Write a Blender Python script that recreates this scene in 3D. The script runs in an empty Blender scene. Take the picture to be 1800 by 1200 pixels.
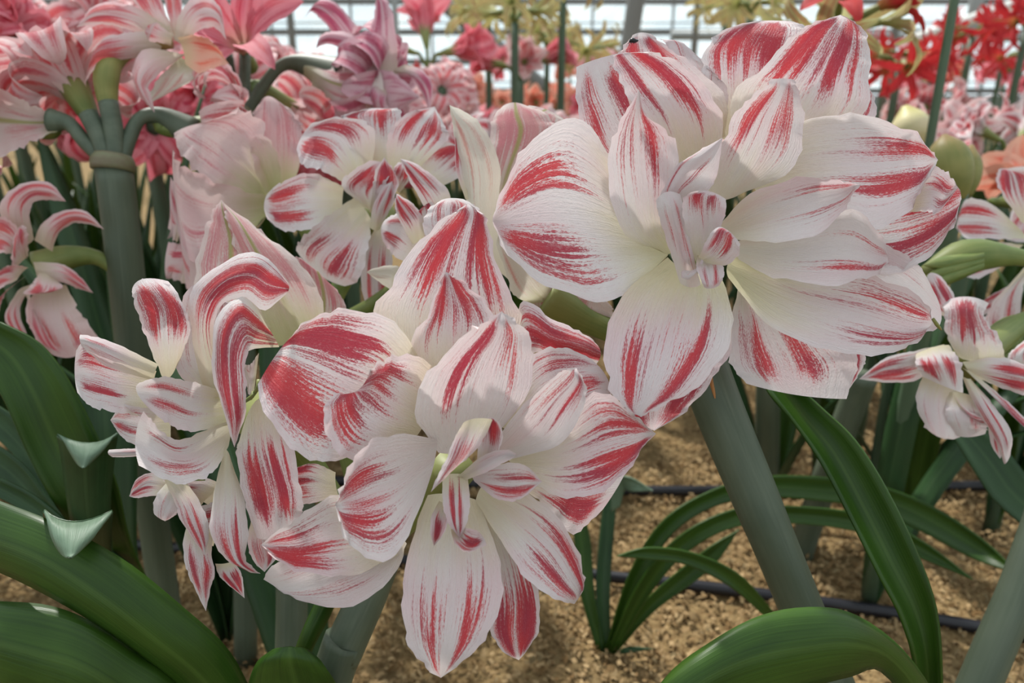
import bpy, bmesh, math, random
import numpy as np
from mathutils import Vector, Matrix, Quaternion
random.seed(7); RNG = np.random.default_rng(7)
S = bpy.context.scene; COL = S.collection
# ------------------------------------------------------------------ camera, world, sun, exposure
F = 1300.0; PITCH = math.radians(19.5); CH = 0.60
cam = bpy.data.cameras.new('camera'); co = bpy.data.objects.new('camera', cam); COL.objects.link(co)
co.location = (0, 0, CH); co.rotation_euler = (math.pi/2 - PITCH, 0, 0)
cam.sensor_width = 36; cam.lens = 36*F/1800; cam.clip_start = .02; cam.clip_end = 200
cam.dof.use_dof = True; cam.dof.focus_distance = .355; cam.dof.aperture_fstop = 9.0
S.camera = co
W = bpy.data.worlds.new('world'); S.world = W; W.use_nodes = True
bg = W.node_tree.nodes['Background']; bg.inputs[0].default_value = (.86, .95, 1.0, 1); bg.inputs[1].default_value = 1.05
sun = bpy.data.lights.new('sun_offscreen', 'SUN'); so = bpy.data.objects.new('sun_offscreen', sun); COL.objects.link(so)
sun.energy = 4.6; sun.angle = math.radians(2.5); sun.color = (1, .97, .91)
so.rotation_euler = Vector((.28, -.52, -.80)).to_track_quat('-Z', 'Y').to_euler(); so.location = (-2, 4, 6)
vs = S.view_settings; vs.view_transform = 'Standard'; vs.look = 'None'; vs.gamma = 1; vs.exposure = 0.25; vs.use_curve_mapping = False

FW = Vector((0, math.cos(PITCH), -math.sin(PITCH))); UP = Vector((0, math.sin(PITCH), math.cos(PITCH))); RT = Vector((1, 0, 0))
def P(x, y, d):
    return Vector((0, 0, CH)) + d*(FW + RT*((x-900)/F) - UP*((y-600)/F))
def G(x, y, z=0.0):                       # the point of the bed seen at a pixel
    r = FW + RT*((x-900)/F) - UP*((y-600)/F)
    return Vector((0, 0, CH)) + r*((z-CH)/r.z)
def cdir(x, y, z):                        # x right, y up, z towards the viewer
    return (RT*x + UP*y - FW*z).normalized()

# ------------------------------------------------------------------ node helper
class X:
    def __init__(s, nt, k): s.nt = nt; s.k = k
    def op(s, o, *a, clamp=False):
        n = s.nt.nodes.new('ShaderNodeMath'); n.operation = o; n.use_clamp = clamp
        for i, v in enumerate((s,)+a):
            if isinstance(v, X): s.nt.links.new(v.k, n.inputs[i])
            else: n.inputs[i].default_value = v
        return X(s.nt, n.outputs[0])
    def __add__(s, o): return s.op('ADD', o)
    def __radd__(s, o): return s.op('ADD', o)
    def __sub__(s, o): return s.op('SUBTRACT', o)
    def __mul__(s, o): return s.op('MULTIPLY', o)
    def __rmul__(s, o): return s.op('MULTIPLY', o)
    def __truediv__(s, o): return s.op('DIVIDE', o)
    def neg1(s): return (s*-1.0) + 1.0
    def abs(s): return s.op('ABSOLUTE')
    def ss(s, a, b):
        n = s.nt.nodes.new('ShaderNodeMapRange'); n.interpolation_type = 'SMOOTHSTEP'
        s.nt.links.new(s.k, n.inputs[0])
        for i, v in ((1, a), (2, b)):
            if isinstance(v, X): s.nt.links.new(v.k, n.inputs[i])
            else: n.inputs[i].default_value = v
        return X(s.nt, n.outputs[0])
def newmat(name):
    m = bpy.data.materials.new(name); m.use_nodes = True; nt = m.node_tree; nt.nodes.clear()
    return m, nt
def vec(nt, *a):
    n = nt.nodes.new('ShaderNodeCombineXYZ')
    for i, v in enumerate(a):
        if isinstance(v, X): nt.links.new(v.k, n.inputs[i])
        else: n.inputs[i].default_value = v
    return n.outputs[0]
def noise(nt, v, scale=1, detail=2, rough=.5):
    n = nt.nodes.new('ShaderNodeTexNoise'); n.inputs['Scale'].default_value = scale
    n.inputs['Detail'].default_value = detail; n.inputs['Roughness'].default_value = rough
    if v is not None: nt.links.new(v, n.inputs['Vector'])
    return X(nt, n.outputs[0])
def mix(nt, f, a, b):
    n = nt.nodes.new('ShaderNodeMix'); n.data_type = 'RGBA'
    for i, v in ((0, f), (6, a), (7, b)):
        if isinstance(v, X): nt.links.new(v.k, n.inputs[i])
        elif isinstance(v, bpy.types.NodeSocket): nt.links.new(v, n.inputs[i])
        elif i == 0: n.inputs[0].default_value = v
        else: n.inputs[i].default_value = (*v, 1)
    return n.outputs[2]
def attr(nt, name, d=None):
    n = nt.nodes.new('ShaderNodeAttribute'); n.attribute_type = 'OBJECT'; n.attribute_name = name
    return X(nt, n.outputs['Fac'])
def surface(nt, col, rough=.5, spec=.4, trans=0, tcol=None, bump=None, bstr=.2, bdist=.001, coat=0):
    out = nt.nodes.new('ShaderNodeOutputMaterial'); p = nt.nodes.new('ShaderNodeBsdfPrincipled')
    def put(k, v):
        if isinstance(v, X): nt.links.new(v.k, p.inputs[k])
        elif isinstance(v, bpy.types.NodeSocket): nt.links.new(v, p.inputs[k])
        elif isinstance(v, tuple): p.inputs[k].default_value = (*v, 1)
        else: p.inputs[k].default_value = v
    put('Base Color', col); put('Roughness', rough); put('Specular IOR Level', spec); put('Coat Weight', coat)
    bn = None
    if bump is not None:
        bn = nt.nodes.new('ShaderNodeBump'); bn.inputs['Strength'].default_value = bstr; bn.inputs['Distance'].default_value = bdist
        nt.links.new(bump.k, bn.inputs['Height']); nt.links.new(bn.outputs[0], p.inputs['Normal'])
    if trans:
        t = nt.nodes.new('ShaderNodeBsdfTranslucent'); m = nt.nodes.new('ShaderNodeMixShader'); m.inputs[0].default_value = trans
        c = tcol if tcol is not None else col
        if isinstance(c, bpy.types.NodeSocket): nt.links.new(c, t.inputs[0])
        else: t.inputs[0].default_value = (*c, 1)
        if bn: nt.links.new(bn.outputs[0], t.inputs['Normal'])
        nt.links.new(p.outputs[0], m.inputs[1]); nt.links.new(t.outputs[0], m.inputs[2]); nt.links.new(m.outputs[0], out.inputs[0])
    else: nt.links.new(p.outputs[0], out.inputs[0])
    return p
def uvs(nt):
    n = nt.nodes.new('ShaderNodeUVMap'); s = nt.nodes.new('ShaderNodeSeparateXYZ'); nt.links.new(n.outputs[0], s.inputs[0])
    return X(nt, s.outputs[0]), X(nt, s.outputs[1])
def petal_mat(name, white, white2, red, red2, base, trans=.3, rib=None, ribw=.05):
    m, nt = newmat(name); u, v = uvs(nt)
    sd, ra, u0, bw, v0, v1, yl = [attr(nt, k) for k in ('sd', 'ra', 'u0', 'bw', 'v0', 'v1', 'yl')]
    sh = sd*7.31
    au = u.abs()
    wob = noise(nt, vec(nt, u*1.2+sh, v*2.2, sd), 1, 1) - .5
    uu = u + wob*.2
    s1 = noise(nt, vec(nt, uu*6.0+sh, v*.9, sd), 1, 2, .5) - .5
    s2 = noise(nt, vec(nt, uu*30+sh, v*1.8, sd), 1, 3, .65) - .5
    s3 = noise(nt, vec(nt, uu*85+sh, v*60, sd), 1, 2, .75) - .5
    s4 = noise(nt, vec(nt, u*1.1+sh*2, v*1.7, sd+4.0), 1, 1) - .5
    band = ((au - u0).abs()/bw).neg1()
    w = v + s1*.55 + s2*.35
    win = w.ss(v0, v0+.30)*((w).ss(v1-.22, v1).neg1())
    edge = au.ss(.74, 1.0).neg1()
    val = (band*.85 + s1*1.7 + s2*2.5 + s4*.9 + ra*.8 + .02)*win*edge
    mask = (val + s3*2.3*(val.ss(-.25, .3))).ss(.10, .72)
    mask = mask*((s2*1.3+s3*1.5).ss(.0, .8)*.40).neg1()
    hue = noise(nt, vec(nt, u*2+sh, v*2.5, sd), 1, 1).ss(.35, .65)
    rc = mix(nt, hue, red, red2)
    wc = mix(nt, (s2*.5+s4*1.6+.35).ss(0, 1), white, white2)
    wc = mix(nt, (v+s1*.15).ss(.0, .36).neg1()*yl*.85, wc, base)
    c = mix(nt, mask*.93, wc, rc)
    if rib: c = mix(nt, (au+s2*.08).ss(ribw*.4, ribw*2.4).neg1()*((v+s1*.2).ss(.1, .3))*.85, c, rib)
    cr = noise(nt, vec(nt, u*38, v*46, sd), 1, 3, .6)
    surface(nt, c, .5, .28, trans, c, bump=cr*1.0+s2*1.3, bstr=.6, bdist=.0011)
    return m
M = {}
M['petal'] = petal_mat('white_petal_with_red_streaks', (.77, .71, .71), (.77, .57, .60), (.40, .002, .030), (.60, .012, .024), (.74, .69, .37))
M['petal_back'] = petal_mat('pale_petal_back', (.80, .70, .66), (.76, .52, .52), (.66, .20, .24), (.72, .34, .34), (.56, .58, .26), .4, rib=(.42, .42, .14), ribw=.055)
M['petal_blush'] = petal_mat('blush_petal', (.80, .62, .60), (.72, .42, .44), (.64, .16, .20), (.66, .26, .28), (.50, .54, .20), .4)
M['petal_cream'] = petal_mat('cream_petal', (.84, .80, .70), (.80, .72, .62), (.70, .30, .28), (.72, .36, .30), (.55, .55, .22), .42)
M['petal_pink'] = petal_mat('pink_petal_with_white_margin', (.82, .63, .62), (.78, .44, .46), (.60, .06, .10), (.74, .11, .11), (.55, .50, .28))
M['petal_mauve'] = petal_mat('mauve_petal', (.72, .50, .54), (.66, .32, .40), (.45, .05, .13), (.55, .09, .16), (.50, .48, .30))
M['petal_rose'] = petal_mat('rose_petal', (.78, .28, .32), (.72, .16, .22), (.55, .03, .08), (.66, .06, .08), (.60, .50, .30))
M['petal_red'] = petal_mat('red_petal', (.60, .05, .05), (.50, .03, .04), (.40, .008, .02), (.55, .02, .02), (.48, .40, .10))
M['petal_coral'] = petal_mat('coral_petal', (.84, .50, .38), (.80, .26, .17), (.76, .12, .08), (.80, .16, .09), (.72, .62, .36))
M['petal_lime'] = petal_mat('lime_petal', (.52, .50, .20), (.48, .40, .18), (.44, .18, .09), (.40, .20, .10), (.34, .40, .09))
def leaf_mat(name, a, b, vein, rough=.32, trans=.18):
    m, nt = newmat(name); u, v = uvs(nt); t = attr(nt, 'sd')
    n1 = noise(nt, vec(nt, u*20, v*1.5, t), 1, 3); n2 = noise(nt, vec(nt, u*1.5, v*4, t), 1, 2)
    c = mix(nt, (n1*.5+n2*.7).ss(.35, .85), a, b)
    c = mix(nt, u.abs().ss(.02, .14).neg1()*.45, c, vein)
    surface(nt, c, (n2*.2)+rough-.04, .32, trans, mix(nt, .5, c, (.16, .32, .02)), bump=n1, bstr=.25, bdist=.0007)
    return m
M['leaf'] = leaf_mat('green_strap_leaf', (.019, .054, .006), (.042, .098, .011), (.07, .135, .024))
M['leaf_blue'] = leaf_mat('blue_green_strap_leaf', (.019, .050, .018), (.038, .088, .032), (.06, .12, .045))
M['leaf_grey'] = leaf_mat('grey_green_leaf', (.11, .17, .11), (.17, .25, .17), (.2, .28, .2), .42)
def stem_mat(name, a, b, tip=None):
    m, nt = newmat(name); u, v = uvs(nt); t = attr(nt, 'sd')
    n1 = noise(nt, vec(nt, u*40, v*4, t), 1, 3); n2 = noise(nt, vec(nt, u*3, v*5, t), 1, 2)
    c = mix(nt, (n1*.3+n2*.8).ss(.3, .8), a, b)
    if tip: c = mix(nt, (v + (n1-.5)*.3).ss(.55, 1.0), c, tip)
    surface(nt, c, .5, .35, bump=n1, bstr=.15, bdist=.0006)
    return m
M['stem'] = stem_mat('grey_green_stem', (.062, .083, .054), (.098, .122, .083))
M['stem_blue'] = stem_mat('blue_green_stem', (.052, .090, .052), (.082, .128, .074))
M['tube'] = stem_mat('flower_tube', (.09, .14, .03), (.18, .21, .06), (.20, .22, .07))
M['bud'] = stem_mat('olive_bud', (.15, .16, .04), (.23, .22, .065), (.26, .17, .06))
M['bud_cream'] = stem_mat('cream_bud', (.46, .44, .22), (.58, .50, .32), (.40, .36, .12))
M['bract'] = stem_mat('dry_bract', (.30, .12, .03), (.42, .20, .06))
M['node'] = stem_mat('umbel_base', (.14, .11, .07), (.16, .17, .09))
def simple(name, col, rough=.5, spec=.4, metal=0, nscale=30, var=.25):
    m, nt = newmat(name)
    tc = nt.nodes.new('ShaderNodeTexCoord'); n = noise(nt, tc.outputs['Object'], nscale, 4)
    c = mix(nt, n, tuple(k*(1-var) for k in col), tuple(min(1, k*(1+var)) for k in col))
    p = surface(nt, c, rough, spec, bump=n, bstr=.15, bdist=.001); p.inputs['Metallic'].default_value = metal
    return m
M['hose'] = simple('black_hose', (.012, .012, .016), .35)
M['metal'] = simple('galvanised_bar', (.30, .32, .32), .5, .4, .3, 3)
M['metal_dark'] = simple('grey_beam', (.17, .17, .16), .6, .3, .2, 2)
M['white_bar'] = simple('white_tube', (.70, .70, .66), .5)
M['insect'] = simple('black_insect', (.004, .004, .005), .3)
def sawdust():
    m, nt = newmat('wood_shavings'); tc = nt.nodes.new('ShaderNodeTexCoord'); o = tc.outputs['Object']
    a = noise(nt, o, 9, 3); b = noise(nt, o, 130, 4, .7); c_ = noise(nt, o, 420, 2)
    c = mix(nt, (b*.7+c_*.3).ss(.3, .7), (.12, .072, .03), (.34, .24, .115))
    c = mix(nt, a.ss(.52, .72)*.55, c, (.12, .09, .045))
    surface(nt, c, .9, .1, bump=b+c_*.5, bstr=.9, bdist=.006); return m
M['sawdust'] = sawdust()
def chipmat():
    m, nt = newmat('shaving_flakes'); g = nt.nodes.new('ShaderNodeNewGeometry')
    r = X(nt, g.outputs['Random Per Island'])
    c = mix(nt, r, (.17, .10, .04), (.44, .315, .165)); c = mix(nt, (r*37.0).op('FRACT').ss(.8, 1.0)*.6, c, (.13, .11, .06))
    surface(nt, c, .85, .15, .2); return m
M['chip'] = chipmat()
def glassmat():
    m, nt = newmat('greenhouse_glass'); out = nt.nodes.new('ShaderNodeOutputMaterial')
    t = nt.nodes.new('ShaderNodeBsdfTransparent'); t.inputs[0].default_value = (.93, .97, .98, 1)
    p = nt.nodes.new('ShaderNodeBsdfPrincipled'); tl = nt.nodes.new('ShaderNodeBsdfTranslucent'); tl.inputs[0].default_value = (.9, .93, .92, 1)
    tc = nt.nodes.new('ShaderNodeTexCoord'); n = noise(nt, tc.outputs['Object'], 2.2, 4)
    p.inputs['Base Color'].default_value = (.75, .80, .80, 1); p.inputs['Roughness'].default_value = .1
    a = nt.nodes.new('ShaderNodeMixShader'); b = nt.nodes.new('ShaderNodeMixShader')
    nt.links.new((n.ss(.35, .75)*.35+.04).k, a.inputs[0]); nt.links.new(t.outputs[0], a.inputs[1]); nt.links.new(tl.outputs[0], a.inputs[2])
    b.inputs[0].default_value = .06; nt.links.new(a.outputs[0], b.inputs[1]); nt.links.new(p.outputs[0], b.inputs[2])
    nt.links.new(b.outputs[0], out.inputs[0]); return m
M['glass'] = glassmat()

# ------------------------------------------------------------------ object helpers
def link(name, me, mat, parent=None, **props):
    o = bpy.data.objects.new(name, me); COL.objects.link(o)
    if mat is not None and not me.materials: me.materials.append(M[mat] if isinstance(mat, str) else mat)
    if parent is not None:
        o.parent = parent; o.matrix_parent_inverse = Matrix.Translation(-parent.get('_l', Vector((0, 0, 0)))) if False else PINV.get(parent.name, Matrix())
    for k, v in props.items(): o[k] = v
    return o
PINV = {}
def root(name, loc, label, cat, group=None):
    o = bpy.data.objects.new(name, None); COL.objects.link(o); o.location = loc; o.empty_display_size = .02
    o['label'] = label; o['category'] = cat
    if group: o['group'] = group
    PINV[o.name] = Matrix.Translation(-Vector(loc)); return o
def mesh(name, v, f, uv=None, smooth=True):
    me = bpy.data.meshes.new(name); me.from_pydata([tuple(a) for a in v], [], f)
    if uv is not None:
        l = me.uv_layers.new(name='UVMap'); idx = np.empty(len(me.loops), dtype=np.int32); me.loops.foreach_get('vertex_index', idx)
        l.data.foreach_set('uv', np.asarray(uv, dtype=np.float32)[idx].ravel())
    if smooth: me.polygons.foreach_set('use_smooth', np.ones(len(me.polygons), dtype=bool))
    me.update(); return me
def gridfaces(n, m):
    return [(i*m+j, i*m+j+1, (i+1)*m+j+1, (i+1)*m+j) for i in range(n-1) for j in range(m-1)]
def catmull(pts, n):
    p = np.asarray(pts, float); k = len(p)
    if k == 2: t = np.linspace(0, 1, n)[:, None]; return p[0]*(1-t)+p[1]*t
    e = np.vstack([2*p[0]-p[1], p, 2*p[-1]-p[-2]]); out = []
    for t in np.linspace(0, k-1, n):
        i = min(int(t), k-2); f = t-i; a, b, c, d = e[i:i+4]
        out.append(.5*((2*b)+(-a+c)*f+(2*a-5*b+4*c-d)*f*f+(-a+3*b-3*c+d)*f**3))
    return np.array(out)
def wave(t, seed):
    r = np.random.default_rng(seed); s = np.zeros_like(t)
    for k in range(5): s += math.sin(1)*np.sin(t*(5+k*4.1+r.uniform(-1, 1))*1.7+r.uniform(0, 6.3))/(1+k*.45)
    return s*.5
SEED = [1]
def seed(): SEED[0] += 1; return SEED[0]
DEF = dict(ra=0.0, u0=.42, bw=.36, v0=.22, v1=.97, yl=.7)
def norm_rows(rows):
    R = []
    for r in rows:
        if len(r) == 2: x, y = r; r = (x-1.5, y+.3, x, y, x+1.5, y+.3) if False else (x, y, x, y, x, y)
        R.append(r)
    return np.array(R, float)
def sheet(rows, D0, z, cup=0, tilt=0, n=26, m=13, ruf=1.0, sd=0, zr=None):
    """rows of left/middle/right image points from base to tip, lifted to real depth (z, cm behind D0) -> world grid"""
    R = norm_rows(rows); k = len(R)
    if zr is None:
        t = np.linspace(0, 1, k); zb, zm, zt = z
        zz = zb*(1-t)*(1-2*t)+zm*4*t*(1-t)+zt*t*(2*t-1)
    else: zz = np.array(zr, float)
    last = np.all(R[-1, :2] == R[-1, 2:4]); t = np.linspace(0, 1, k)
    cw = np.where((t == 1) & last, 0, 1.0); cw[0] *= .6
    A = np.column_stack([R, zz, zz+cw*(cup-tilt), zz+cw*(cup+tilt)])
    # rounder tips: resample denser near the end
    k0 = np.linspace(0, 1, n); A = catmull(A, n*4); s = (1-(1-k0)**1.25) if last else k0
    A = np.array([A[min(int(round(q*(n*4-1))), n*4-1)] for q in s])
    u = np.linspace(-1, 1, m); V = np.zeros((n, m, 3))
    l0 = (u*(u-1)/2); l1 = (1-u*u); l2 = (u*(u+1)/2)
    px = A[:, 0:1]*l0+A[:, 2:3]*l1+A[:, 4:5]*l2; py = A[:, 1:2]*l0+A[:, 3:4]*l1+A[:, 5:6]*l2
    dz = A[:, 7:8]*l0+A[:, 6:7]*l1+A[:, 8:9]*l2
    d = D0+dz/100
    c = np.array([0, 0, CH]); f = np.array(FW); up = np.array(UP); rt = np.array(RT)
    V = c+d[..., None]*(f+rt*((px-900)/F)[..., None]-up*((py-600)/F)[..., None])
    N = np.cross(np.gradient(V, axis=0), np.gradient(V, axis=1)); L = np.linalg.norm(N, axis=2, keepdims=True); N = N/np.maximum(L, 1e-9)
    T = np.gradient(V, axis=1); T /= np.maximum(np.linalg.norm(T, axis=2, keepdims=True), 1e-9)
    if ruf:
        wd = np.linalg.norm(V[:, -1]-V[:, 0], axis=1).max(); ruf = ruf*min(1.0, (wd/.045)**1.3)
        env = np.sin(np.pi*np.clip(s*.92+.06, 0, 1))[:, None]
        wl = wave(s*3.0, sd*2+1)[:, None]; wr = wave(s*3.0, sd*2+2)[:, None]; am = np.abs(u)[None, :]**3
        dis = np.where(u[None, :] < 0, wl, wr)*am*env*.0022*ruf
        ins = np.where(u[None, :] < 0, wave(s*4.2, sd*3+1)[:, None], -wave(s*4.2, sd*3+2)[:, None])*(np.abs(u)[None, :]**6)*env*.0011*ruf
        rib = -np.exp(-(u/.10)**2)[None, :]*env*.0007
        V = V+N*(dis+rib)[..., None]+T*ins[..., None]
    uv = np.stack(np.broadcast_arrays(u[None, :], s[:, None]), -1)
    return V.reshape(-1, 3), uv.reshape(-1, 2), n, m
def petal(fl, rows, z=(1, 0, 1), cup=-.6, tilt=0, mat=None, name='petal', n=26, m=13, ruf=1.0, zr=None, **kw):
    sd = seed(); V, uv, n, m = sheet(rows, fl['D'], z, cup, tilt, n, m, ruf, sd, zr)
    me = mesh(name, V, gridfaces(n, m), uv)
    pr = dict(DEF); pr.update(fl['kw']); pr.update(kw); pr['sd'] = (sd*.617) % 5
    return link(name, me, mat or fl['mat'], fl['o'], **pr)
def tubemesh(name, pts, rad, seg=14, n=24, cap=True, flat=1.0):
    p = catmull(np.array([tuple(a) for a in pts]), n); r = catmull(np.array(rad, float)[:, None], n)[:, 0]
    t = np.gradient(p, axis=0); t /= np.linalg.norm(t, axis=1, keepdims=True)
    a = np.array([1, 0, 0.]) if abs(t[0][0]) < .8 else np.array([0, 1, 0.]); v = []; uv = []
    nx = np.cross(t[0], a); nx /= np.linalg.norm(nx)
    for i in range(n):
        nx = nx-t[i]*np.dot(nx, t[i]); nx /= np.linalg.norm(nx); b = np.cross(t[i], nx)
        for j in range(seg):
            an = 2*math.pi*j/seg; v.append(p[i]+r[i]*(nx*math.cos(an)+b*math.sin(an)*flat)); uv.append((j/seg, i/(n-1)))
    f = [(i*seg+j, i*seg+(j+1) % seg, (i+1)*seg+(j+1) % seg, (i+1)*seg+j) for i in range(n-1) for j in range(seg)]
    if cap: f += [tuple(range(seg))[::-1], tuple((n-1)*seg+j for j in range(seg))]
    return mesh(name, v, f, uv)
def tube(name, pts, rad, mat, parent=None, seg=14, n=24, **kw):
    kw.setdefault('sd', (seed()*.37) % 5)
    return link(name, tubemesh(name, pts, rad, seg, n), mat, parent, **kw)
def flower(plant, D, pts, rad, mat='petal', tubemat='tube', name='flower', label=None, **kw):
    o = tube(name, pts, rad, tubemat, plant)
    if label: o['label'] = label
    return {'o': o, 'D': D, 'mat': mat, 'kw': kw}
def stem(plant, pts, wpx, mat='stem', name='stem', toground=True):
    """pts (x,y,depth) top to bottom, wpx apparent width in pixels; runs on to the bed"""
    q = [P(*a) for a in pts]; r = [w/2/F*a[2] for w, a in zip(wpx, pts)]
    if toground:
        d = q[-1]-q[-2]; k = q[-1].z/max(.02, -d.z) if d.z < 0 else 1; e = q[-1]+d*k; e.z = -.005; q.append(e); r.append(r[-1]*1.05)
    return tube(name, q, r, mat, plant, 18, 30)
def leaf(plant, rows, D0, z=(0, 0, 0), cup=.4, tilt=0, mat='leaf', thick=.0016, zr=None, n=30, m=9, name='leaf'):
    sd = seed(); V, uv, n, m = sheet(rows, D0, z, cup, tilt, n, m, 0, sd, zr)
    o = link(name, mesh(name, V, gridfaces(n, m), uv), mat, plant, sd=(sd*.77) % 5)
    s = o.modifiers.new('thickness', 'SOLIDIFY'); s.thickness = thick; s.offset = 0
    return o
# free strap leaf in world space: base point, heading, length, arch
def strapmesh(name, base, head, length, width, a0, a1, thick=.0016, n=18, m=5, fold=.25):
    V = []; UV = []; p = Vector(base); h = Vector((math.cos(head), math.sin(head), 0)); side = Vector((-h.y, h.x, 0))
    for i in range(n):
        s = i/(n-1); a = a0+(a1-a0)*s**1.4; d = h*math.cos(a)+Vector((0, 0, 1))*math.sin(a); nn = side.cross(d)
        w = width*min(1, .55+s*1.6)*(1-max(0, (s-.6)/.4)**2.2)+.0005
        for j in range(m):
            u = -1+2*j/(m-1); V.append(p+side*u*w/2-nn*(abs(u)*w*fold*.5*-1)); UV.append((u, s))
        p = p+d*length/(n-1)
    return V, UV, n, m
LEAVES = {}
def strap(plant, base, head, length, width, a0, a1, mat='leaf', name='leaf', parent_local=None):
    V, UV, n, m = strapmesh(name, base, head, length, width, a0, a1)
    o = link(name, mesh(name, V, gridfaces(n, m), UV), mat, plant, sd=(seed()*.77) % 5)
    s = o.modifiers.new('thickness', 'SOLIDIFY'); s.thickness = .0018; s.offset = 0
    LEAVES[o.name] = (Vector(base), head)
    return o
# ------------------------------------------------------------------ free petals (own space, axis +Z)
def fpetal(L, Wd, a0, a1, pw=1.5, cup=.25, twist=0, n=16, m=7, ruf=.0015, sd=0, peak=.55):
    V = []; UV = []; p = np.array([.004, 0, 0.]); s_ = np.linspace(0, 1, n); wv = wave(s_*3, sd); wv2 = wave(s_*3, sd+50)
    for i, s in enumerate(s_):
        a = a0+(a1-a0)*s**pw; d = np.array([math.sin(a), 0, math.cos(a)]); nn = np.array([math.cos(a), 0, -math.sin(a)])
        tw = twist*s*s; si = np.array([0, 1, 0.])*math.cos(tw)+nn*math.sin(tw); n2 = nn*math.cos(tw)-np.array([0, 1, 0.])*math.sin(tw)
        w = Wd*(math.sin(math.pi*min(1, s**(math.log(.5)/math.log(peak))))**.75)*.5+.002*(1-s)
        for j in range(m):
            u = -1+2*j/(m-1)
            V.append(p+si*u*w-n2*(cup*w*u*u)+n2*((wv[i] if u < 0 else wv2[i])*abs(u)**3*ruf)); UV.append((u, s))
        p = p+d*L/(n-1)
    return np.array(V), np.array(UV), n, m
TYPES = {  # layers: count, length, width, a0, a1, power
 'curly':   [(6, .125, .036, .22, 6.2, 1.9), (6, .108, .030, .15, 5.0, 2.1)],
 'trumpet': [(3, .115, .060, .12, 1.7, 1.9), (3, .112, .052, .12, 1.5, 1.9)],
 'double':  [(6, .100, .050, .20, 2.2, 1.5), (6, .075, .038, .15, 1.6, 1.5)],
 'spider':  [(6, .105, .017, .25, 2.7, 1.5)],
 'starry':  [(6, .095, .030, .30, 1.9, 1.2)]}
PCACHE = {}
def petal_variants(ty):
    if ty not in PCACHE:
        PCACHE[ty] = []
        for li, (c, L, w, a0, a1, pw) in enumerate(TYPES[ty]):
            vs_ = []
            for k in range(3):
                r = np.random.default_rng(li*10+k+hash(ty) % 1 + len(ty)*100)
                V, UV, n, m = fpetal(L*r.uniform(.9, 1.08), w*r.uniform(.85, 1.1), a0*r.uniform(.8, 1.2), a1*r.uniform(.75, 1.15), pw, .28, r.uniform(-.5, .5), 18, 7, .002, li*10+k)
                vs_.append((V, UV, n, m, mesh('petal', V, gridfaces(n, m), UV)))
            PCACHE[ty].append(vs_)
    return PCACHE[ty]
def orient(pos, axis, roll=0, sc=1.0):
    q = Vector(axis).to_track_quat('Z', 'Y'); return Matrix.Translation(pos) @ q.to_matrix().to_4x4() @ Matrix.Rotation(roll, 4, 'Z') @ Matrix.Scale(sc, 4)
MV = {}
def matcopy(me, mat):
    k = (me.name, mat)
    if k not in MV: c = me.copy(); c.materials.append(M[mat]); MV[k] = c
    return MV[k]
def free_flower(plant, pos, axis, ty, mat, sc=1.0, roll=0, tubepts=None, tr=.006, joined=False, tubemat='tube', tilt0=0, **kw):
    """a bloom with base at pos, opening along axis; its tube runs back to tubepts"""
    ax = Vector(axis).normalized(); pos = Vector(pos); v = petal_variants(ty)
    if tubepts is None: tubepts = [pos-ax*.05*sc]
    pts = list(tubepts)+[pos-ax*.02*sc, pos+ax*(.03 if ty in ('trumpet', 'curly', 'double') else .008)*sc]
    rr = [tr*.75]*len(tubepts)+[tr*1.2*sc, (.014 if ty in ('trumpet', 'curly', 'double') else .005)*sc]
    fo = tube('flower', pts, rr, tubemat, plant, 10, 14); pr = dict(DEF); pr.update(kw)
    allV, allF, allU = [], [], []
    for li, (c, *_x) in enumerate(TYPES[ty]):
        for k in range(c):
            V, UV, n, m, me = v[li][(k+int(roll*7)) % 3]
            an = 2*math.pi*(k+.5*li)/c+roll+random.uniform(-.12, .12)
            mt = orient(pos, ax, an, sc*random.uniform(.92, 1.06))
            if joined:
                A = np.array(mt); o = sum(len(q) for q in allV)
                allV.append(V@A[:3, :3].T+A[:3, 3]); allU.append(UV); allF += [tuple(o+q for q in f) for f in gridfaces(n, m)]
            else:
                o = link('petal', matcopy(me, mat), None, fo); o.matrix_basis = mt
                for kk, vv in pr.items(): o[kk] = vv
                o['sd'] = (seed()*.617) % 5
    if joined:
        o = link('petals', mesh('petals', np.vstack(allV), allF, np.vstack(allU)), mat, fo, **pr); o['sd'] = (seed()*.617) % 5
    return fo
# ------------------------------------------------------------------ the bed, hoses and greenhouse
def box(name, a, b, mat, parent=None, **kw):
    (x0, y0, z0), (x1, y1, z1) = a, b
    v = [(x, y, z) for x in (x0, x1) for y in (y0, y1) for z in (z0, z1)]
    f = [(0, 1, 3, 2), (4, 6, 7, 5), (0, 4, 5, 1), (2, 3, 7, 6), (0, 2, 6, 4), (1, 5, 7, 3)]
    return link(name, mesh(name, v, f, None, False), mat, parent, **kw)
def make_floor():
    xs = np.concatenate([np.linspace(-14, -2, 13)[:-1], np.linspace(-2, 2, 121), np.linspace(2, 14, 13)[1:]])
    ys = np.concatenate([np.linspace(-1, 0, 6)[:-1], np.linspace(0, 2.4, 90), np.linspace(2.4, 16, 20)[1:]])
    X_, Y_ = np.meshgrid(xs, ys, indexing='ij'); Z = np.zeros_like(X_); r = np.random.default_rng(3)
    for k in range(26):
        a = r.uniform(0, 6.3); fq = r.uniform(6, 34); Z += np.sin(X_*math.cos(a)*fq+Y_*math.sin(a)*fq+r.uniform(0, 6))*.018/fq
    Z -= .004
    V = np.stack([X_, Y_, Z], -1).reshape(-1, 3)
    o = link('floor', mesh('floor', V, gridfaces(len(xs), len(ys))), 'sawdust'); o['kind'] = 'structure'; o['label'] = 'bed of tan wood shavings under the plants'
make_floor()
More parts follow.
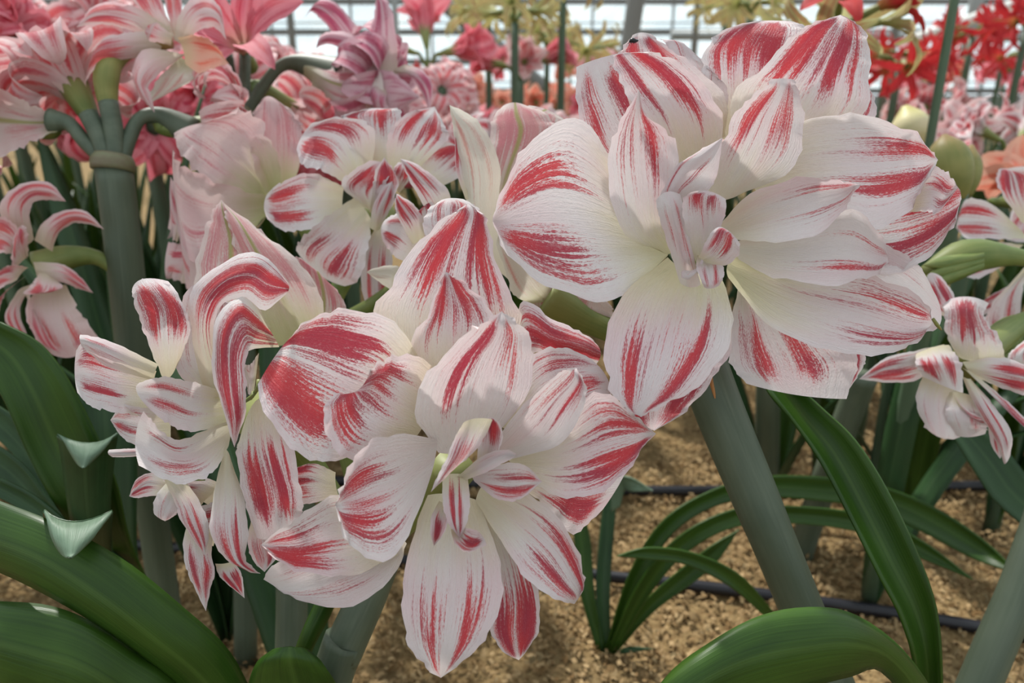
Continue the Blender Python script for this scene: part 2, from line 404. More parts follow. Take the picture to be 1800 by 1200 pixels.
def make_chips():
    n = 125000; r = np.random.default_rng(5)
    c = np.stack([r.uniform(-1.6, 1.6, n), .25+1.9*r.uniform(0, 1, n)**1.15, r.uniform(-.002, .008, n)], -1)
    L = r.uniform(.0018, .0055, n); w = r.uniform(.0009, .0026, n); a = r.uniform(0, 6.283, n); tl = r.normal(0, .45, n); cu = r.uniform(.1, .9, n)
    d = np.stack([np.cos(a)*np.cos(tl), np.sin(a)*np.cos(tl), np.sin(tl)], -1); s = np.stack([-np.sin(a), np.cos(a), r.normal(0, .4, n)], -1)
    up = np.cross(d, s); V = []
    for t in (-1, 0, 1):
        for k in (-1, 1): V.append(c+d*(t*L)[:, None]+s*(k*w)[:, None]+up*((1-abs(t))*cu*L*.8)[:, None])
    V = np.stack(V, 1).reshape(-1, 3); b = np.arange(n)[:, None]*6
    f = np.concatenate([b+np.array([0, 1, 3, 2]), b+np.array([2, 3, 5, 4])], 0)
    me = bpy.data.meshes.new('wood_shavings'); me.vertices.add(len(V)); me.vertices.foreach_set('co', V.ravel())
    me.loops.add(f.size); me.loops.foreach_set('vertex_index', f.ravel().astype(np.int32)); me.polygons.add(len(f))
    me.polygons.foreach_set('loop_start', np.arange(len(f), dtype=np.int32)*4); me.update(calc_edges=True)
    o = link('wood_shavings', me, 'chip'); o['kind'] = 'stuff'; o['label'] = 'loose pale wood shavings scattered over the bed'; o['category'] = 'wood shavings'
make_chips()
h = tube('drip_hose', [G(*a, .008) for a in ((-160, 915), (300, 962), (800, 990), (1140, 1020), (1420, 1055), (1740, 1105), (2050, 1170))], [.0075]*7, 'hose', None, 12, 60)
h['label'] = 'thin black drip hose lying on the shavings behind the thick leaning stem'; h['category'] = 'hose'
h = tube('drip_hose', [G(*a, .008) for a in ((-160, 825), (300, 838), (800, 850), (1140, 862), (1450, 858), (1740, 853), (2000, 846))], [.008]*7, 'hose', None, 12, 60)
h['label'] = 'black drip hose on the shavings one row further back beside the leaf clumps'; h['category'] = 'hose'

WY = 13.0
wall = box('wall_back', (-13, WY, 0), (13, WY+.12, .35), 'metal', kind='structure', label='glazed back wall of the greenhouse with grey horizontal bars')
for i in range(9):
    z = .42+i*.452
    box('glazing_bar', (-13, WY-.05, z-.045), (13, WY+.03, z+.045), 'metal_dark', wall)
    if i % 2 == 0: box('glazing_bar', (-13, WY-.03, z+.13), (13, WY+.01, z+.15), 'metal', wall)
pm = None
for c in range(20):
    x = -13+c*1.3
    box('mullion', (x-.02, WY-.02, .35), (x+.02, WY+.03, 4.1), 'metal', wall)
    for i in range(8):
        if pm is None: po = box('pane', (0, 0, 0), (1.26, .006, .36), 'glass', wall); pm = po.data
        else: po = link('pane', pm, None, wall)
        po.location = (x+.02, WY+.035, .465+i*.452)
def beam(name, a, b, w, mat, label):
    a = Vector(a); b = Vector(b); o = tube(name, [a, (a+b)/2, b], [w/2]*3, mat, None, 8, 4); o['kind'] = 'structure'; o['label'] = label; return o
def onfloor(px, y): return Vector(((px-900)/F*y*.943*1.02, y, 0))
def pxw(px, py, y):
    r = FW+RT*((px-900)/F)-UP*((py-600)/F); return Vector((0, 0, CH))+r*(y/r.y)
beam('trim_1', pxw(755, -20, 9), pxw(1010, 205, 9), .20, 'metal_dark', 'dark slanted greenhouse strut')
a = pxw(1118, 0, 8.5); b = Vector((pxw(1085, 140, 8.5).x, 8.5, 0)); beam('trim_2', a+(a-b)*1.2, b, .19, 'metal_dark', 'thick grey greenhouse post')
for i, (px, y, w) in enumerate(((1216, 9.5, .08), (700, 11, .09), (520, 9.5, .09), (1690, 8.0, .13), (1560, 10, .10), (60, 10, .1), (1790, 10.5, .09), (346, 11, .08))):
    p = pxw(px, 140, y); beam('trim_%d' % (i+3), (p.x, y, 0), (p.x, y, 4.0), w, 'metal_dark' if i % 2 == 0 else 'metal', 'slim upright greenhouse post')
beam('trim_12', pxw(1580, 78, 6), pxw(1990, -65, 6), .075, 'white_bar', 'pale slanted pipe below the greenhouse roof')
beam('trim_13', pxw(1180, 62, 10.5), pxw(2000, 66, 10.5), .12, 'metal', 'grey horizontal greenhouse rail')
for k in range(9):      # roof frame over the house
    y = -1+k*2.0
    for s in (-1, 1):
        for c in (-2, -1, 0, 1):
            x0 = c*6.4+3.2; beam('trim_%d' % (20+k*8+(s+1)*2+c+2), (x0, y, 4.8), (x0+s*3.2, y, 3.9), .09, 'metal', 'greenhouse roof rafter')

for sgn, nm in ((-1, 'wall_left'), (1, 'wall_right')):
    w_ = box(nm, (sgn*13-.06, -2.5, 0), (sgn*13+.06, 13, .35), 'metal', kind='structure', label='glazed side wall of the greenhouse')
    for i in range(9): box('glazing_bar', (sgn*13-.04, -2.5, .375+i*.452), (sgn*13+.04, 13, .465+i*.452), 'metal_dark', w_)
    for k in range(12): box('mullion', (sgn*13-.02, -2.5+k*1.4, .35), (sgn*13+.02, -2.46+k*1.4, 4.1), 'metal', w_)

w_ = box('wall_front', (-13, -2.62, 0), (13, -2.5, .35), 'metal', kind='structure', label='glazed front wall of the greenhouse')
for i in range(9): box('glazing_bar', (-13, -2.6, .375+i*.452), (13, -2.52, .465+i*.452), 'metal_dark', w_)
for k in range(20): box('mullion', (-13.02+k*1.3, -2.58, .35), (-12.98+k*1.3, -2.54, 4.1), 'metal', w_)
# ------------------------------------------------------------------ PLANT: big bloom on the thick leaning stem
DR = .36
pr_ = root('amaryllis_plant', (.30, .29, 0), 'amaryllis with a wide white yellow-throated bloom on a thick leaning stem', 'plant')
stem(pr_, [(1222, 600, .412), (1262, 715, .412), (1330, 880, .414), (1415, 1085, .42)], [84, 86, 82, 76])
R = flower(pr_, DR, [P(1226, 640, .412), P(1232, 560, .415), P(1236, 480, .408), P(1236, 440, .392)], [.007, .007, .009, .012], label='wide white bloom with thin red streaks')
o = leaf(pr_, [(1243, 640, 1248, 640, 1253, 640), (1245, 670, 1251, 672, 1258, 668), (1257, 700)], .398, mat='bract', name='dry_bract', thick=.0006, n=8, m=5)
q = lambda *a, **k: petal(R, *a, **k)
q([(1262,240,1300,250,1345,240),(1240,165,1305,150,1385,150),(1236,100,1312,85,1424,95),(1268,55,1335,48,1424,52),(1322,38,1355,36,1395,38)], (3.2,2.6,3.4), -.5, ra=.35, u0=.3, bw=.4)
q([(1215,260,1235,260,1260,250),(1190,160,1225,150,1280,165),(1172,82,1205,82,1250,125),(1160,68,1185,78,1205,95)], (3,2.4,2.6), -.2, ra=-.6)
q([(1110,335,1150,330,1195,300),(1038,268,1095,235,1160,190),(1015,190,1060,165,1125,125),(1013,118,1045,105,1090,93)], (2.6,2.2,2.6), -.4, ra=.1)
q([(1160,300,1210,270,1275,240),(1110,190,1170,160,1275,170),(1086,108,1140,98,1215,112),(1098,80,1128,72,1172,82),(1112,62,1127,57,1145,60)], (2.4,1.5,1.6), -.3, ra=.3)
q([(1420,300,1440,300,1470,290),(1470,205,1490,200,1535,215),(1500,150,1515,150,1538,175),(1530,160)], (3,3.4,3.8), 0, ra=0)
q([(1285,265,1345,290,1425,270),(1288,168,1410,180,1516,205),(1348,112,1440,112,1529,135),(1398,58,1465,62,1527,78),(1445,36,1480,36,1512,45),(1477,26)], (2.4,1.6,2.4), -.7, ra=.25, u0=.48, bw=.42)
q([(1420,345,1420,390,1420,430),(1545,330,1540,400,1530,478),(1640,297,1625,380,1610,468),(1678,318,1682,355,1668,410),(1690,345)], (3,2.6,2.8), -.5, ra=.35)
q([(1590,300,1600,340,1600,372),(1640,290,1640,335,1630,372),(1670,312,1662,345,1650,372),(1684,330)], (2.4,1.7,2.2), -.2, ra=.1)
q([(1420,420,1410,450,1405,480),(1545,428,1535,485,1520,540),(1612,464,1612,525,1598,580),(1646,520,1655,560,1640,582)], (2.4,2.4,3), -.3, ra=-.9)
q([(1300,500,1310,500,1330,490),(1284,565,1340,560,1420,560),(1283,635,1375,640,1505,620),(1312,674,1400,694,1488,701)], (2.4,2.4,2.6), -.3, ra=-.15, v1=.93, yl=.5)
q([(1440,560,1460,560,1480,560),(1462,600,1490,600,1520,622),(1480,650,1498,650,1514,650),(1490,688)], (2.9,2.9,3), 0, ra=.4)
q([(1330,290,1322,318,1340,350),(1405,218,1425,290,1440,380),(1505,200,1540,288,1525,408),(1598,228,1618,285,1592,375),(1634,262,1640,282,1630,315),(1649,281)], (1.6,.2,1.2), -.7, ra=.02, u0=.35, bw=.32)
q([(1135,395,1172,428,1172,450),(1078,282,1085,390,1120,498),(1010,206,1000,372,1065,530),(925,257,930,374,962,503),(884,330,884,386,892,447),(870,372,866,388,872,405)], (1.9,.9,1.6), -.9, ra=.28, u0=.5, bw=.30, v0=.25, v1=.92, yl=.95)
q([(1180,480,1215,490,1265,480),(1105,560,1190,585,1287,600),(1085,672,1165,675,1258,658),(1112,738,1152,735,1206,722),(1150,757)], (1.6,.3,-.6), .3, ra=.35, u0=.6)
q([(1174,452,1212,475,1262,470),(1092,522,1190,540,1286,545),(1061,620,1166,622,1276,620),(1078,692,1140,695,1216,686),(1100,718,1124,722,1160,716),(1127,733)], (1.8,-1.2,-2.6), -.7, ra=.0, u0=.46, bw=.30, yl=.9)
q([(1290,448,1278,468,1280,488),(1400,466,1392,520,1352,570),(1520,478,1512,550,1470,620),(1606,515,1595,572,1570,619),(1632,540,1630,572,1612,600),(1638,568)], (1.8,-.1,-.2), -.7, ra=-.05, u0=.5, bw=.34, yl=.9)
q([(1236,350,1270,352,1300,342),(1262,270,1322,272,1392,298),(1298,192,1352,205,1413,215),(1345,152,1374,158,1404,162),(1354,139,1378,138,1396,140)], (1.4,-1.0,-1.4), -.5, ra=-.05, u0=.45, yl=.5)
q([(1160,440,1176,446,1186,430),(1098,412,1140,400,1173,372),(1069,318,1126,312,1190,322),(1077,243,1122,238,1186,245),(1104,190,1121,192,1138,205),(1123,157)], (1.6,-.8,-1.8), -.7, ra=-.1, u0=.42, v0=.3, yl=.9)
q([(1180,300,1218,302,1262,285),(1132,215,1192,205,1270,208),(1092,148,1150,142,1228,138),(1078,108,1106,98,1168,97),(1080,97,1098,93,1130,92)], (2.0,.5,.2), -.5, ra=.18, u0=.42)
q([(1296,424,1291,440,1300,457),(1382,398,1382,446,1362,488),(1488,366,1482,438,1462,501),(1538,400,1540,455,1532,486),(1555,430,1558,455,1552,472),(1563,458)], (1.2,-1.0,-1.2), -.6, ra=-.45, u0=.4, yl=.4)
q([(1265,394,1270,405,1286,420),(1320,340,1342,376,1346,425),(1408,312,1422,352,1422,418),(1468,317,1480,338,1474,382),(1492,321,1500,328,1497,345),(1513,325)], (1.2,-1.6,-2.2), -.6, ra=-.5, u0=.42, yl=.5)
# twisted inner petals
q([(1200,400,1212,402,1222,395),(1160,360,1180,350,1205,352),(1185,298,1205,300,1245,335),(1228,266,1240,270,1262,300),(1270,242)], (.2,-1.9,-2.0), .3, ra=-.9, yl=.1)
q([(1196,498,1215,505,1232,500),(1172,425,1196,432,1218,445),(1157,375,1182,372,1206,385),(1153,352,1172,337,1196,342)], (.2,-1.8,-2.0), .4, ra=-.6, yl=.2)
q([(1222,458,1240,470,1256,452),(1203,395,1240,402,1268,398),(1200,352,1238,350,1276,372),(1214,338,1246,336,1276,350)], (.0,-1.9,-2.2), -.5, ra=.15, u0=.35, v0=.4)
q([(1236,484,1245,484,1256,480),(1205,475,1225,470,1240,440),(1198,478,1212,488,1232,470),(1198,488)], (-.4,-1.6,-2.2), .2, ra=-.9)
q([(1228,452,1234,456,1240,462),(1234,440,1252,448,1276,466),(1244,418,1268,428,1298,448),(1256,402,1276,408,1300,436),(1266,398,1284,408,1301,428)], (-1.6,-2.9,-3.0), .3, ra=.2, u0=.35, v0=.2)
q([(1226,448,1240,452,1258,450),(1224,470,1246,470,1270,465),(1232,492,1250,496,1273,484),(1238,505,1250,507,1264,502)], (-.8,-2.2,-2.3), .2, ra=-.35)
tube('petal_tip', [P(1640, 560, .385), P(1648, 572, .386), P(1655, 580, .387)], [.0008, .001, .0003], 'bud', R['o'], 6, 6)
# small fly on the upper petal
def insect():
    c = P(1112, 72, .36)
    r = root('fly', c, 'tiny black fly resting on the upper petal edge', 'insect')
    tube('body', [P(1106, 74, .3595), P(1111, 71, .359), P(1117, 72, .3588), P(1122, 71, .3592)], [.0004, .0012, .0009, .0003], 'insect', r, 8, 10)
    for k, (x, y) in enumerate(((1104, 77), (1109, 77), (1114, 77))): tube('leg', [P(1109+k*3, 73, .359), P(x+1, 75, .3585), P(x, y, .3592)], [.00015]*3, 'insect', r, 5, 5)
insect()
# paler blooms on the same stem, turned away
B = flower(pr_, .415, [P(1228, 625, .414), P(1120, 600, .425), P(1040, 565, .43), P(960, 520, .425)], [.006, .006, .008, .013], 'petal_cream', label='cream bloom turned away behind the striped ones')
q = lambda *a, **k: petal(B, *a, **k)
q([(930,560,980,575,1040,590),(920,520,985,530,1072,560),(960,500,1010,490,1075,540),(1050,500)], (1.5,.6,2), .6, 'petal_back' and 0, mat='petal_back', ra=-.3, yl=1.0, v0=.1)
q([(1000,560,975,545,960,540),(960,480,930,500,905,520),(905,430,895,450,890,480),(880,395,876,410,872,430)], (1.2,-.3,-.4), .5, ra=-.5, yl=1)
q([(900,500,880,480,850,470),(880,380,850,390,825,395),(878,290,845,300,815,310),(850,225,825,235,800,245),(815,195,803,205,795,215),(790,185)], (1,.6,1.2), .5, ra=-.4, yl=.2)
q([(830,345,824,350,818,350),(824,290,812,295,802,300),(812,235,806,240,800,245),(800,215)], (1,1.2,1.4), -.2, mat='petal', ra=1.0, u0=.1, bw=.9)
q([(880,430,860,420,840,410),(930,310,890,310,850,300),(975,235,915,235,862,235),(960,200,908,200,866,208),(925,186,905,180,885,185)], (2.2,2.6,3.4), .5, mat='petal_back', ra=.25, bw=.6)
q([(880,400,905,390,940,380),(880,300,930,290,985,280),(890,220,940,210,1000,225),(930,185,960,192,990,208)], (2.8,3.4,4.0), .2, mat='petal_back', ra=.2)

# ------------------------------------------------------------------ PLANT: front double bloom with its two neighbours
DF = .325
pf_ = root('amaryllis_plant', (-.13, .30, 0), 'amaryllis with a full double bloom of bold red bands and curled neighbours', 'plant')
stem(pf_, [(672, 985, .405), (645, 1050, .405), (600, 1150, .405), (578, 1205, .406)], [62, 68, 72, 74])
Fl = flower(pf_, DF, [P(668, 990, .404), P(700, 930, .405), P(760, 870, .392), P(800, 822, .372)], [.007, .007, .010, .011], label='full double bloom with bold red bands')
q = lambda *a, **k: petal(Fl, *a, **k)
q([(770,500,785,500,800,490),(745,405,790,405,842,405),(752,370,790,362,842,368),(775,352,792,348,815,350)], (3.8,4,4.4), .2, ra=.0)
q([(725,690,795,700,880,670),(658,560,785,575,916,565),(684,505,795,495,895,515),(732,428,812,425,868,445),(780,385,826,388,858,395),(800,372,828,366,850,378),(822,357)], (3.2,2.6,3.0), -.6, ra=.55, u0=.42, bw=.34, v1=.95)
q([(905,640,915,650,930,655),(915,532,922,575,935,622),(975,562,972,595,965,622),(1030,588,1022,608,1012,632),(1050,606,1056,622,1048,640)], (3,3,3.4), .5, ra=.35, u0=.35, v0=.05, v1=1.3)
q([(860,722,885,752,930,765),(928,628,958,672,992,740),(985,610,1012,652,1052,705),(1030,625,1062,655,1075,692)], (2.4,2,2.4), -.2, ra=.05)
q([(900,800,900,825,905,845),(1000,790,985,850,960,892),(1078,795,1045,855,1006,938),(1108,812,1088,852,1060,895)], (2.2,2.2,2.6), .1, ra=.3)
q([(890,785,895,808,905,832),(990,742,985,808,968,866),(1050,688,1062,780,1032,874),(1104,720,1115,768,1098,834),(1132,744,1136,764,1126,792),(1153,762)], (1.8,.8,2.2), -.5, ra=.15, u0=.42)
q([(735,690,792,700,856,670),(722,605,792,610,868,605),(752,552,795,552,870,560),(770,505,790,508,828,505),(776,488,787,486,800,488),(785,478)], (2,1.4,1.7), -.4, ra=.35, u0=.45, bw=.45)
q([(745,640,725,720,690,770),(692,566,645,682,600,808),(612,543,575,652,528,800),(545,560,512,625,464,722),(512,592,486,622,453,675)], (2.2,.6,1.4), -.7, ra=.55, u0=.50, bw=.36, v1=1.2)
q([(590,830,590,850,595,870),(555,815,545,835,545,885),(525,820,510,840,505,880),(505,835)], (3,3,3), 0, ra=.7)
q([(690,895,700,930,715,955),(610,955,640,985,692,1010),(530,970,570,1010,625,1064),(478,995,502,1030,535,1058),(463,1018)], (1.6,1.0,1.6), -.3, ra=-.7, yl=.4)
q([(650,880,665,930,700,975),(590,868,600,940,615,1012),(530,905,528,958,522,1002),(485,935,482,960,480,978),(459,957)], (1.4,.2,.8), -.4, ra=.2, u0=.45, bw=.4)
q([(775,655,748,742,705,790),(728,624,694,722,632,812),(682,628,656,692,582,782),(655,645,640,684,568,722),(650,652,628,686,590,690)], (1.6,-.4,-.2), -.5, ra=.4, u0=.45, bw=.45, v1=1.2)
q([(832,880,850,880,880,900),(850,960,885,960,922,972),(860,1042,905,1052,946,1042),(862,1108,906,1112,948,1102),(885,1145,910,1148,930,1138),(912,1160)], (1.6,.4,.8), -.4, ra=.5, u0=.4, bw=.4)
q([(752,870,795,868,842,880),(720,958,797,962,874,970),(708,1052,792,1052,884,1042),(715,1122,786,1122,860,1112),(748,1174,779,1170,815,1162),(775,1191)], (1.4,-.6,.2), -.6, ra=.05, u0=.42, bw=.26, v0=.28, v1=1.0)
q([(852,848,842,862,836,880),(932,868,912,910,880,950),(990,920,967,960,921,1012),(1022,988,1003,1012,964,1046),(1026,1030,1018,1042,992,1058),(1010,1061)], (1.2,-.6,0), -.5, ra=.15, u0=.45, bw=.34)
q([(770,795,815,795,862,775),(728,722,832,722,922,702),(758,648,852,642,938,648),(818,588,876,592,931,592),(850,566,880,566,910,566),(882,547)], (1.6,-.8,-1.0), -.6, ra=-.05, u0=.38, bw=.30, yl=.1)
q([(870,778,882,800,902,806),(902,732,942,760,985,780),(945,688,982,708,1023,722),(982,656,1012,672,1031,688),(998,648,1014,656,1026,668),(1013,646)], (1.2,-.7,-.6), -.4, ra=-.05, u0=.45, yl=.1)
q([(768,772,766,800,756,842),(692,762,702,850,726,922),(640,784,652,872,680,986),(608,832,614,882,622,965),(597,868,597,888,600,928),(589,887)], (1.2,-1.2,-1.0), -.7, ra=.02, u0=.42, bw=.38, v0=.18, yl=.1)
# twisted inner petals
q([(828,832,830,838,834,846),(872,816,876,850,872,876),(920,816,922,850,912,878),(953,846)], (.6,-1.2,-1.0), -.3, ra=.25, u0=.35, bw=.3, v0=.1, yl=0)
q([(803,838,806,842,812,846),(850,800,850,816,854,830),(888,790,886,800,880,816),(906,796,906,800,900,806)], (.4,-1.5,-1.8), -.4, ra=-.9)
q([(838,835,850,835,860,830),(840,780,862,785,876,795),(845,745,866,745,884,765),(850,736,866,734,878,742)], (.3,-1.3,-1.6), -.6, ra=.7, u0=.0, bw=.5, v0=.3)
q([(815,742,838,735,866,737),(798,772,822,768,852,768),(785,805,806,805,830,798),(768,838,782,838,800,822),(757,865)], (-2.6,-2.4,-1.6), .3, ra=-.15, u0=.3)
q([(778,836,800,832,822,836),(778,880,802,880,826,880),(786,915,804,920,822,914),(808,946)], (.4,-1.4,-1.2), -.3, ra=.15, u0=.3, bw=.22, v0=.0)
q([(772,880,782,885,792,890),(758,908,774,912,788,915),(757,938,768,938,780,938),(763,960)], (.2,-1.2,-1.2), -.5, ra=.5, u0=0., bw=.5)
q([(792,930,800,928,806,925),(800,955,815,946,822,928),(822,970,832,955,838,932),(855,958,852,948,845,938)], (-.4,-1.6,-1.8), -.6, ra=.4, u0=.1, bw=.6)
# left neighbour
Lw = flower(pf_, .345, [P(664, 985, .405), P(600, 900, .42), P(530, 800, .415), P(450, 722, .385)], [.006, .007, .009, .014], label='ruffled bloom facing sideways with curled petals')
q = lambda *a, **k: petal(Lw, *a, **k)
q([(390,705,405,706,420,700),(312,655,352,632,402,640),(312,575,346,542,384,545),(322,520,342,500,362,502)], (2,2.2,2.4), -.6, ra=-.35, yl=1, v0=.15)
q([(420,705,425,690,428,670),(385,650,400,620,425,610),(380,560,400,540,430,560),(395,530)], (2.2,2,2), -.3, ra=-.3, yl=1)
q([(284,660,298,663,312,640),(264,612,294,602,329,600),(247,566,290,546,334,572),(234,525,270,512,316,522),(232,508,252,490,296,494)], (1.4,-.2,.2), .5, ra=.4, u0=.35, bw=.5)
q([(234,520,246,530,262,570),(240,500,262,510,280,530),(250,489,270,494,300,500)], (.6,.3,.3), 0, ra=.3)
q([(362,702,382,694,402,692),(338,595,356,595,378,595),(336,512,362,532,380,556),(398,457,398,492,392,535),(452,444,442,482,430,522),(484,468,474,500,464,546),(507,498,508,508,503,516)], (1.8,-.2,1.0), .4, ra=.25, u0=.3, bw=.45, v0=.15, v1=1.3)
q([(470,575,482,592,491,610),(450,540,452,578,452,612),(415,522,424,562,436,620),(378,568,402,602,431,645),(373,648,402,670,433,692),(394,728,412,736,430,732),(412,786)], (1.0,-1.4,-.6), .4, ra=.2, u0=.35, bw=.45, v0=-.2, v1=1.0)
q([(275,652,268,682,262,732),(202,618,200,668,212,726),(150,602,156,656,160,714),(134,615,131,655,136,690)], (2.2,1.4,1.8), -.4, ra=.0, u0=.45)
q([(278,640,272,654,266,668),(200,602,198,622,192,645),(158,590,158,604,158,622),(141,588,140,598,146,612)], (1.6,.6,1.0), .4, ra=-.3)
q([(300,715,300,745,300,782),(250,716,246,745,240,782),(215,712,212,738,212,765),(194,738)], (2.2,1.6,1.8), -.2, ra=.05)
q([(402,690,407,716,408,746),(342,672,342,712,334,758),(286,662,286,694,292,742),(246,672,240,688,262,718)], (2.4,.6,.4), -.5, ra=-.15, u0=.4, yl=1)
q([(412,735,408,752,402,784),(312,772,334,802,372,832),(270,742,282,792,312,850),(252,722,238,770,244,818)], (2.4,-.2,-.4), -.7, ra=-.35, u0=.5, yl=.6)
q([(270,788,262,794,260,800),(230,788,225,796,222,803),(192,790,190,797,198,803)], (2,2,2), .2, ra=-.9)
q([(310,840,300,852,295,870),(270,830,262,845,262,872),(240,842,238,858,240,875),(227,872)], (2.2,2,2), 0, ra=.15)
q([(300,840,310,845,322,842),(275,870,295,885,318,890),(270,900,288,910,308,905),(290,916)], (1.8,1.4,1.6), .2, ra=-.5)
q([(392,850,380,870,370,890),(345,835,335,850,315,855),(300,838,293,840,286,845)], (2.6,2,1.6), 0, ra=-.6)
q([(286,838,298,842,320,836),(306,880,325,880,350,880),(318,915,342,922,366,918),(345,955,355,955,366,948),(360,976)], (1.4,.4,.4), .3, ra=.1, u0=.4)
q([(375,930,350,925,330,920),(372,975,345,965,322,950),(378,1005,350,1000,325,990),(370,1035,355,1030,338,1025),(362,1074)], (1.4,1.0,1.2), .2, ra=.3)
q([(392,795,400,792,408,815),(376,868,402,870,428,872),(369,930,402,932,436,932),(390,975,416,984,432,980),(432,1002,440,1004,448,1000),(458,1008)], (1.2,-.4,.4), .4, ra=.15, u0=.4)
q([(378,990,395,990,410,985),(388,1015,405,1015,425,1010),(430,1051)], (1.6,1.6,1.6), 0, ra=.6)
q([(420,775,455,700,495,735),(416,800,464,800,516,790),(430,880,480,872,532,882),(452,945,490,942,530,905)], (1.2,.8,1.2), -.5, ra=.3, u0=.4)
q([(445,900,470,910,500,910),(435,950,460,950,490,950),(445,985,465,985,490,975),(465,1005)], (2,2,2), 0, ra=.0)
q([(455,620,450,660,445,700),(440,640,438,665,436,690),(428,640)], (2.6,2.6,2.6), 0, ra=-.9)
q([(385,860,360,880,345,905),(350,850,330,868,318,895),(318,858,308,872,300,890),(292,872)], (2.2,1.8,1.8), .2, ra=.2)
q([(410,880,390,920,375,960),(385,880,368,915,352,950),(350,890,342,920,335,945)], (2.2,1.8,1.8), .3, ra=.1)
q([(330,800,345,830,365,850),(300,815,318,845,345,870),(280,825,300,850,322,872)], (2.4,2.2,2.0), .2, ra=-.2)
tube('stamen', [P(360, 842, .36), P(330, 842, .36), P(298, 833, .358)], [.0008]*3, 'tube', Lw['o'], 6, 8)
for (a, b) in (((440, 700), (455, 668)), ((430, 705), (446, 690))):
    tube('stamen', [P(*a, .352), P((a[0]+b[0])/2+4, (a[1]+b[1])/2, .348), P(*b, .35)], [.001, .001, .0012], 'tube', Lw['o'], 6, 8)
# pale bloom seen from behind
Bk = flower(pf_, .425, [P(668, 985, .405), P(630, 850, .44), P(590, 700, .445), P(545, 590, .435)], [.006, .007, .009, .014], 'petal_back', label='pale pink bloom seen from behind')
q = lambda *a, **k: petal(Bk, *a, **k)
q([(520,600,540,600,560,590),(365,560,440,560,520,520),(345,470,410,480,490,440),(362,400,405,420,450,400),(376,368,392,372,412,375),(389,351)], (1,.2,.8), .7, ra=-.05, bw=.7, yl=.9)
q([(480,610,530,600,560,590),(430,470,490,510,570,540),(402,400,450,440,535,470),(395,365,420,390,470,415),(390,354)], (.6,-.6,.6), .6, ra=-.1, bw=.7, yl=.9)
q([(540,600,560,600,580,590),(530,500,570,530,608,560),(520,450,560,480,600,520),(555,490)], (1.6,1.6,2), .2, ra=.25, bw=.7)
q([(380,600,360,580,350,560),(330,560,320,540,310,520),(300,540,300,520,296,500)], (1.8,1.8,1.8), 0, mat='petal_pink', ra=-.2)
# leaves of the front plant
leaf(pf_, [(-60,858,-60,940,-60,985),(0,880,-10,950,-10,1000),(105,922,80,985,60,1032),(220,985,180,1050,150,1082),(320,1065,270,1120,235,1140),(400,1140,350,1185,300,1195),(455,1240,415,1265,370,1270),(560,1420,540,1420,520,1420)], .35, (0,2,6), .7, zr=(3,2,1,1,2,3.5,6,12))
leaf(pf_, [(-60,1052,-60,1120,-60,1180),(0,1057,0,1130,-10,1210),(85,1064,75,1150,60,1240),(155,1090,140,1170,120,1270),(235,1142,215,1215,190,1300),(330,1215,310,1280,280,1350),(480,1440,470,1440,460,1440)], .36, cup=.8, mat='leaf', zr=(1,0,0,0,1,3,10))
leaf(pf_, [(620,1400,590,1400,560,1400),(600,1250,530,1265,440,1290),(592,1205,520,1200,436,1215),(568,1168,510,1160,450,1168),(540,1143,510,1136,480,1143)], .36, cup=.8, zr=(9,3,1,0,0))
leaf(pf_, [(500,1290,490,1285,470,1280),(545,1150,532,1146,520,1140),(580,1080,566,1072,550,1070),(610,1010,598,1005,588,1000)], .42, cup=.3, zr=(4,1,1,1))

# ------------------------------------------------------------------ PLANT: striped bloom behind
pm_ = root('amaryllis_plant', (-.17, .50, 0), 'amaryllis with an open striped bloom and a pale trumpet bloom behind the front flowers', 'plant')
stem(pm_, [(560, 560, .56), (535, 800, .555), (515, 1000, .55), (512, 1110, .55)], [48, 50, 54, 54])
S1 = flower(pm_, .50, [P(560, 580, .56), P(600, 500, .57), P(640, 420, .56), P(660, 370, .535)], [.007, .007, .01, .015], label='open striped bloom with a red heart')
q = lambda *a, **k: petal(S1, *a, **k)
q([(660,300,670,300,690,300),(615,215,650,225,700,235),(600,205,645,200,705,195),(640,192,660,190,690,192)], (2.6,2.2,2.8), -.4, ra=.4, u0=.5)
q([(655,300,630,310,612,325),(655,225,602,252,565,300),(600,206,562,235,532,290),(548,216,530,240,521,262)], (1.8,1,1.6), -.5, ra=.3, u0=.45)
q([(605,328,602,350,602,375),(545,304,538,352,545,402),(492,322,488,362,498,405),(470,340,464,362,470,385)], (1.4,.6,1.4), -.5, ra=.3, u0=.45)
q([(625,345,642,368,652,385),(565,388,594,420,648,432),(527,422,562,452,632,490),(520,440,560,482,607,503)], (1.4,.2,1), -.6, ra=.0)
q([(660,400,672,395,690,400),(640,440,660,450,690,460),(635,500,660,520,690,530),(650,560,665,575,690,560)], (2.6,2.6,2.8), 0, ra=-.3)
q([(682,302,702,302,730,300),(682,238,726,242,786,246),(715,200,750,206,782,222),(764,187)], (1.4,.6,1.4), -.4, ra=.2)
q([(725,310,740,325,760,335),(750,265,780,290,810,310),(785,250,805,270,825,290),(815,262)], (1.6,1.4,2), -.3, ra=.35)
q([(640,365,655,370,665,370),(600,325,630,335,665,345),(620,300,650,310,680,320),(650,282,672,285,690,292)], (.8,-.4,-.4), -.5, ra=.15, u0=.3)
q([(650,372,662,380,672,380),(655,330,672,340,690,350),(660,300,680,305,700,318),(676,276)], (.4,-.8,-1), -.6, ra=.7, u0=.1, bw=.6)
q([(650,400,660,405,668,402),(655,365,668,370,682,375),(672,330,680,340,694,350),(690,318)], (0,-1.2,-1.2), .3, ra=-.2)
q([(690,330,696,335,702,340),(690,300,705,305,720,315),(700,285,712,288,722,298)], (0,-.8,-.8), .4, ra=.2)
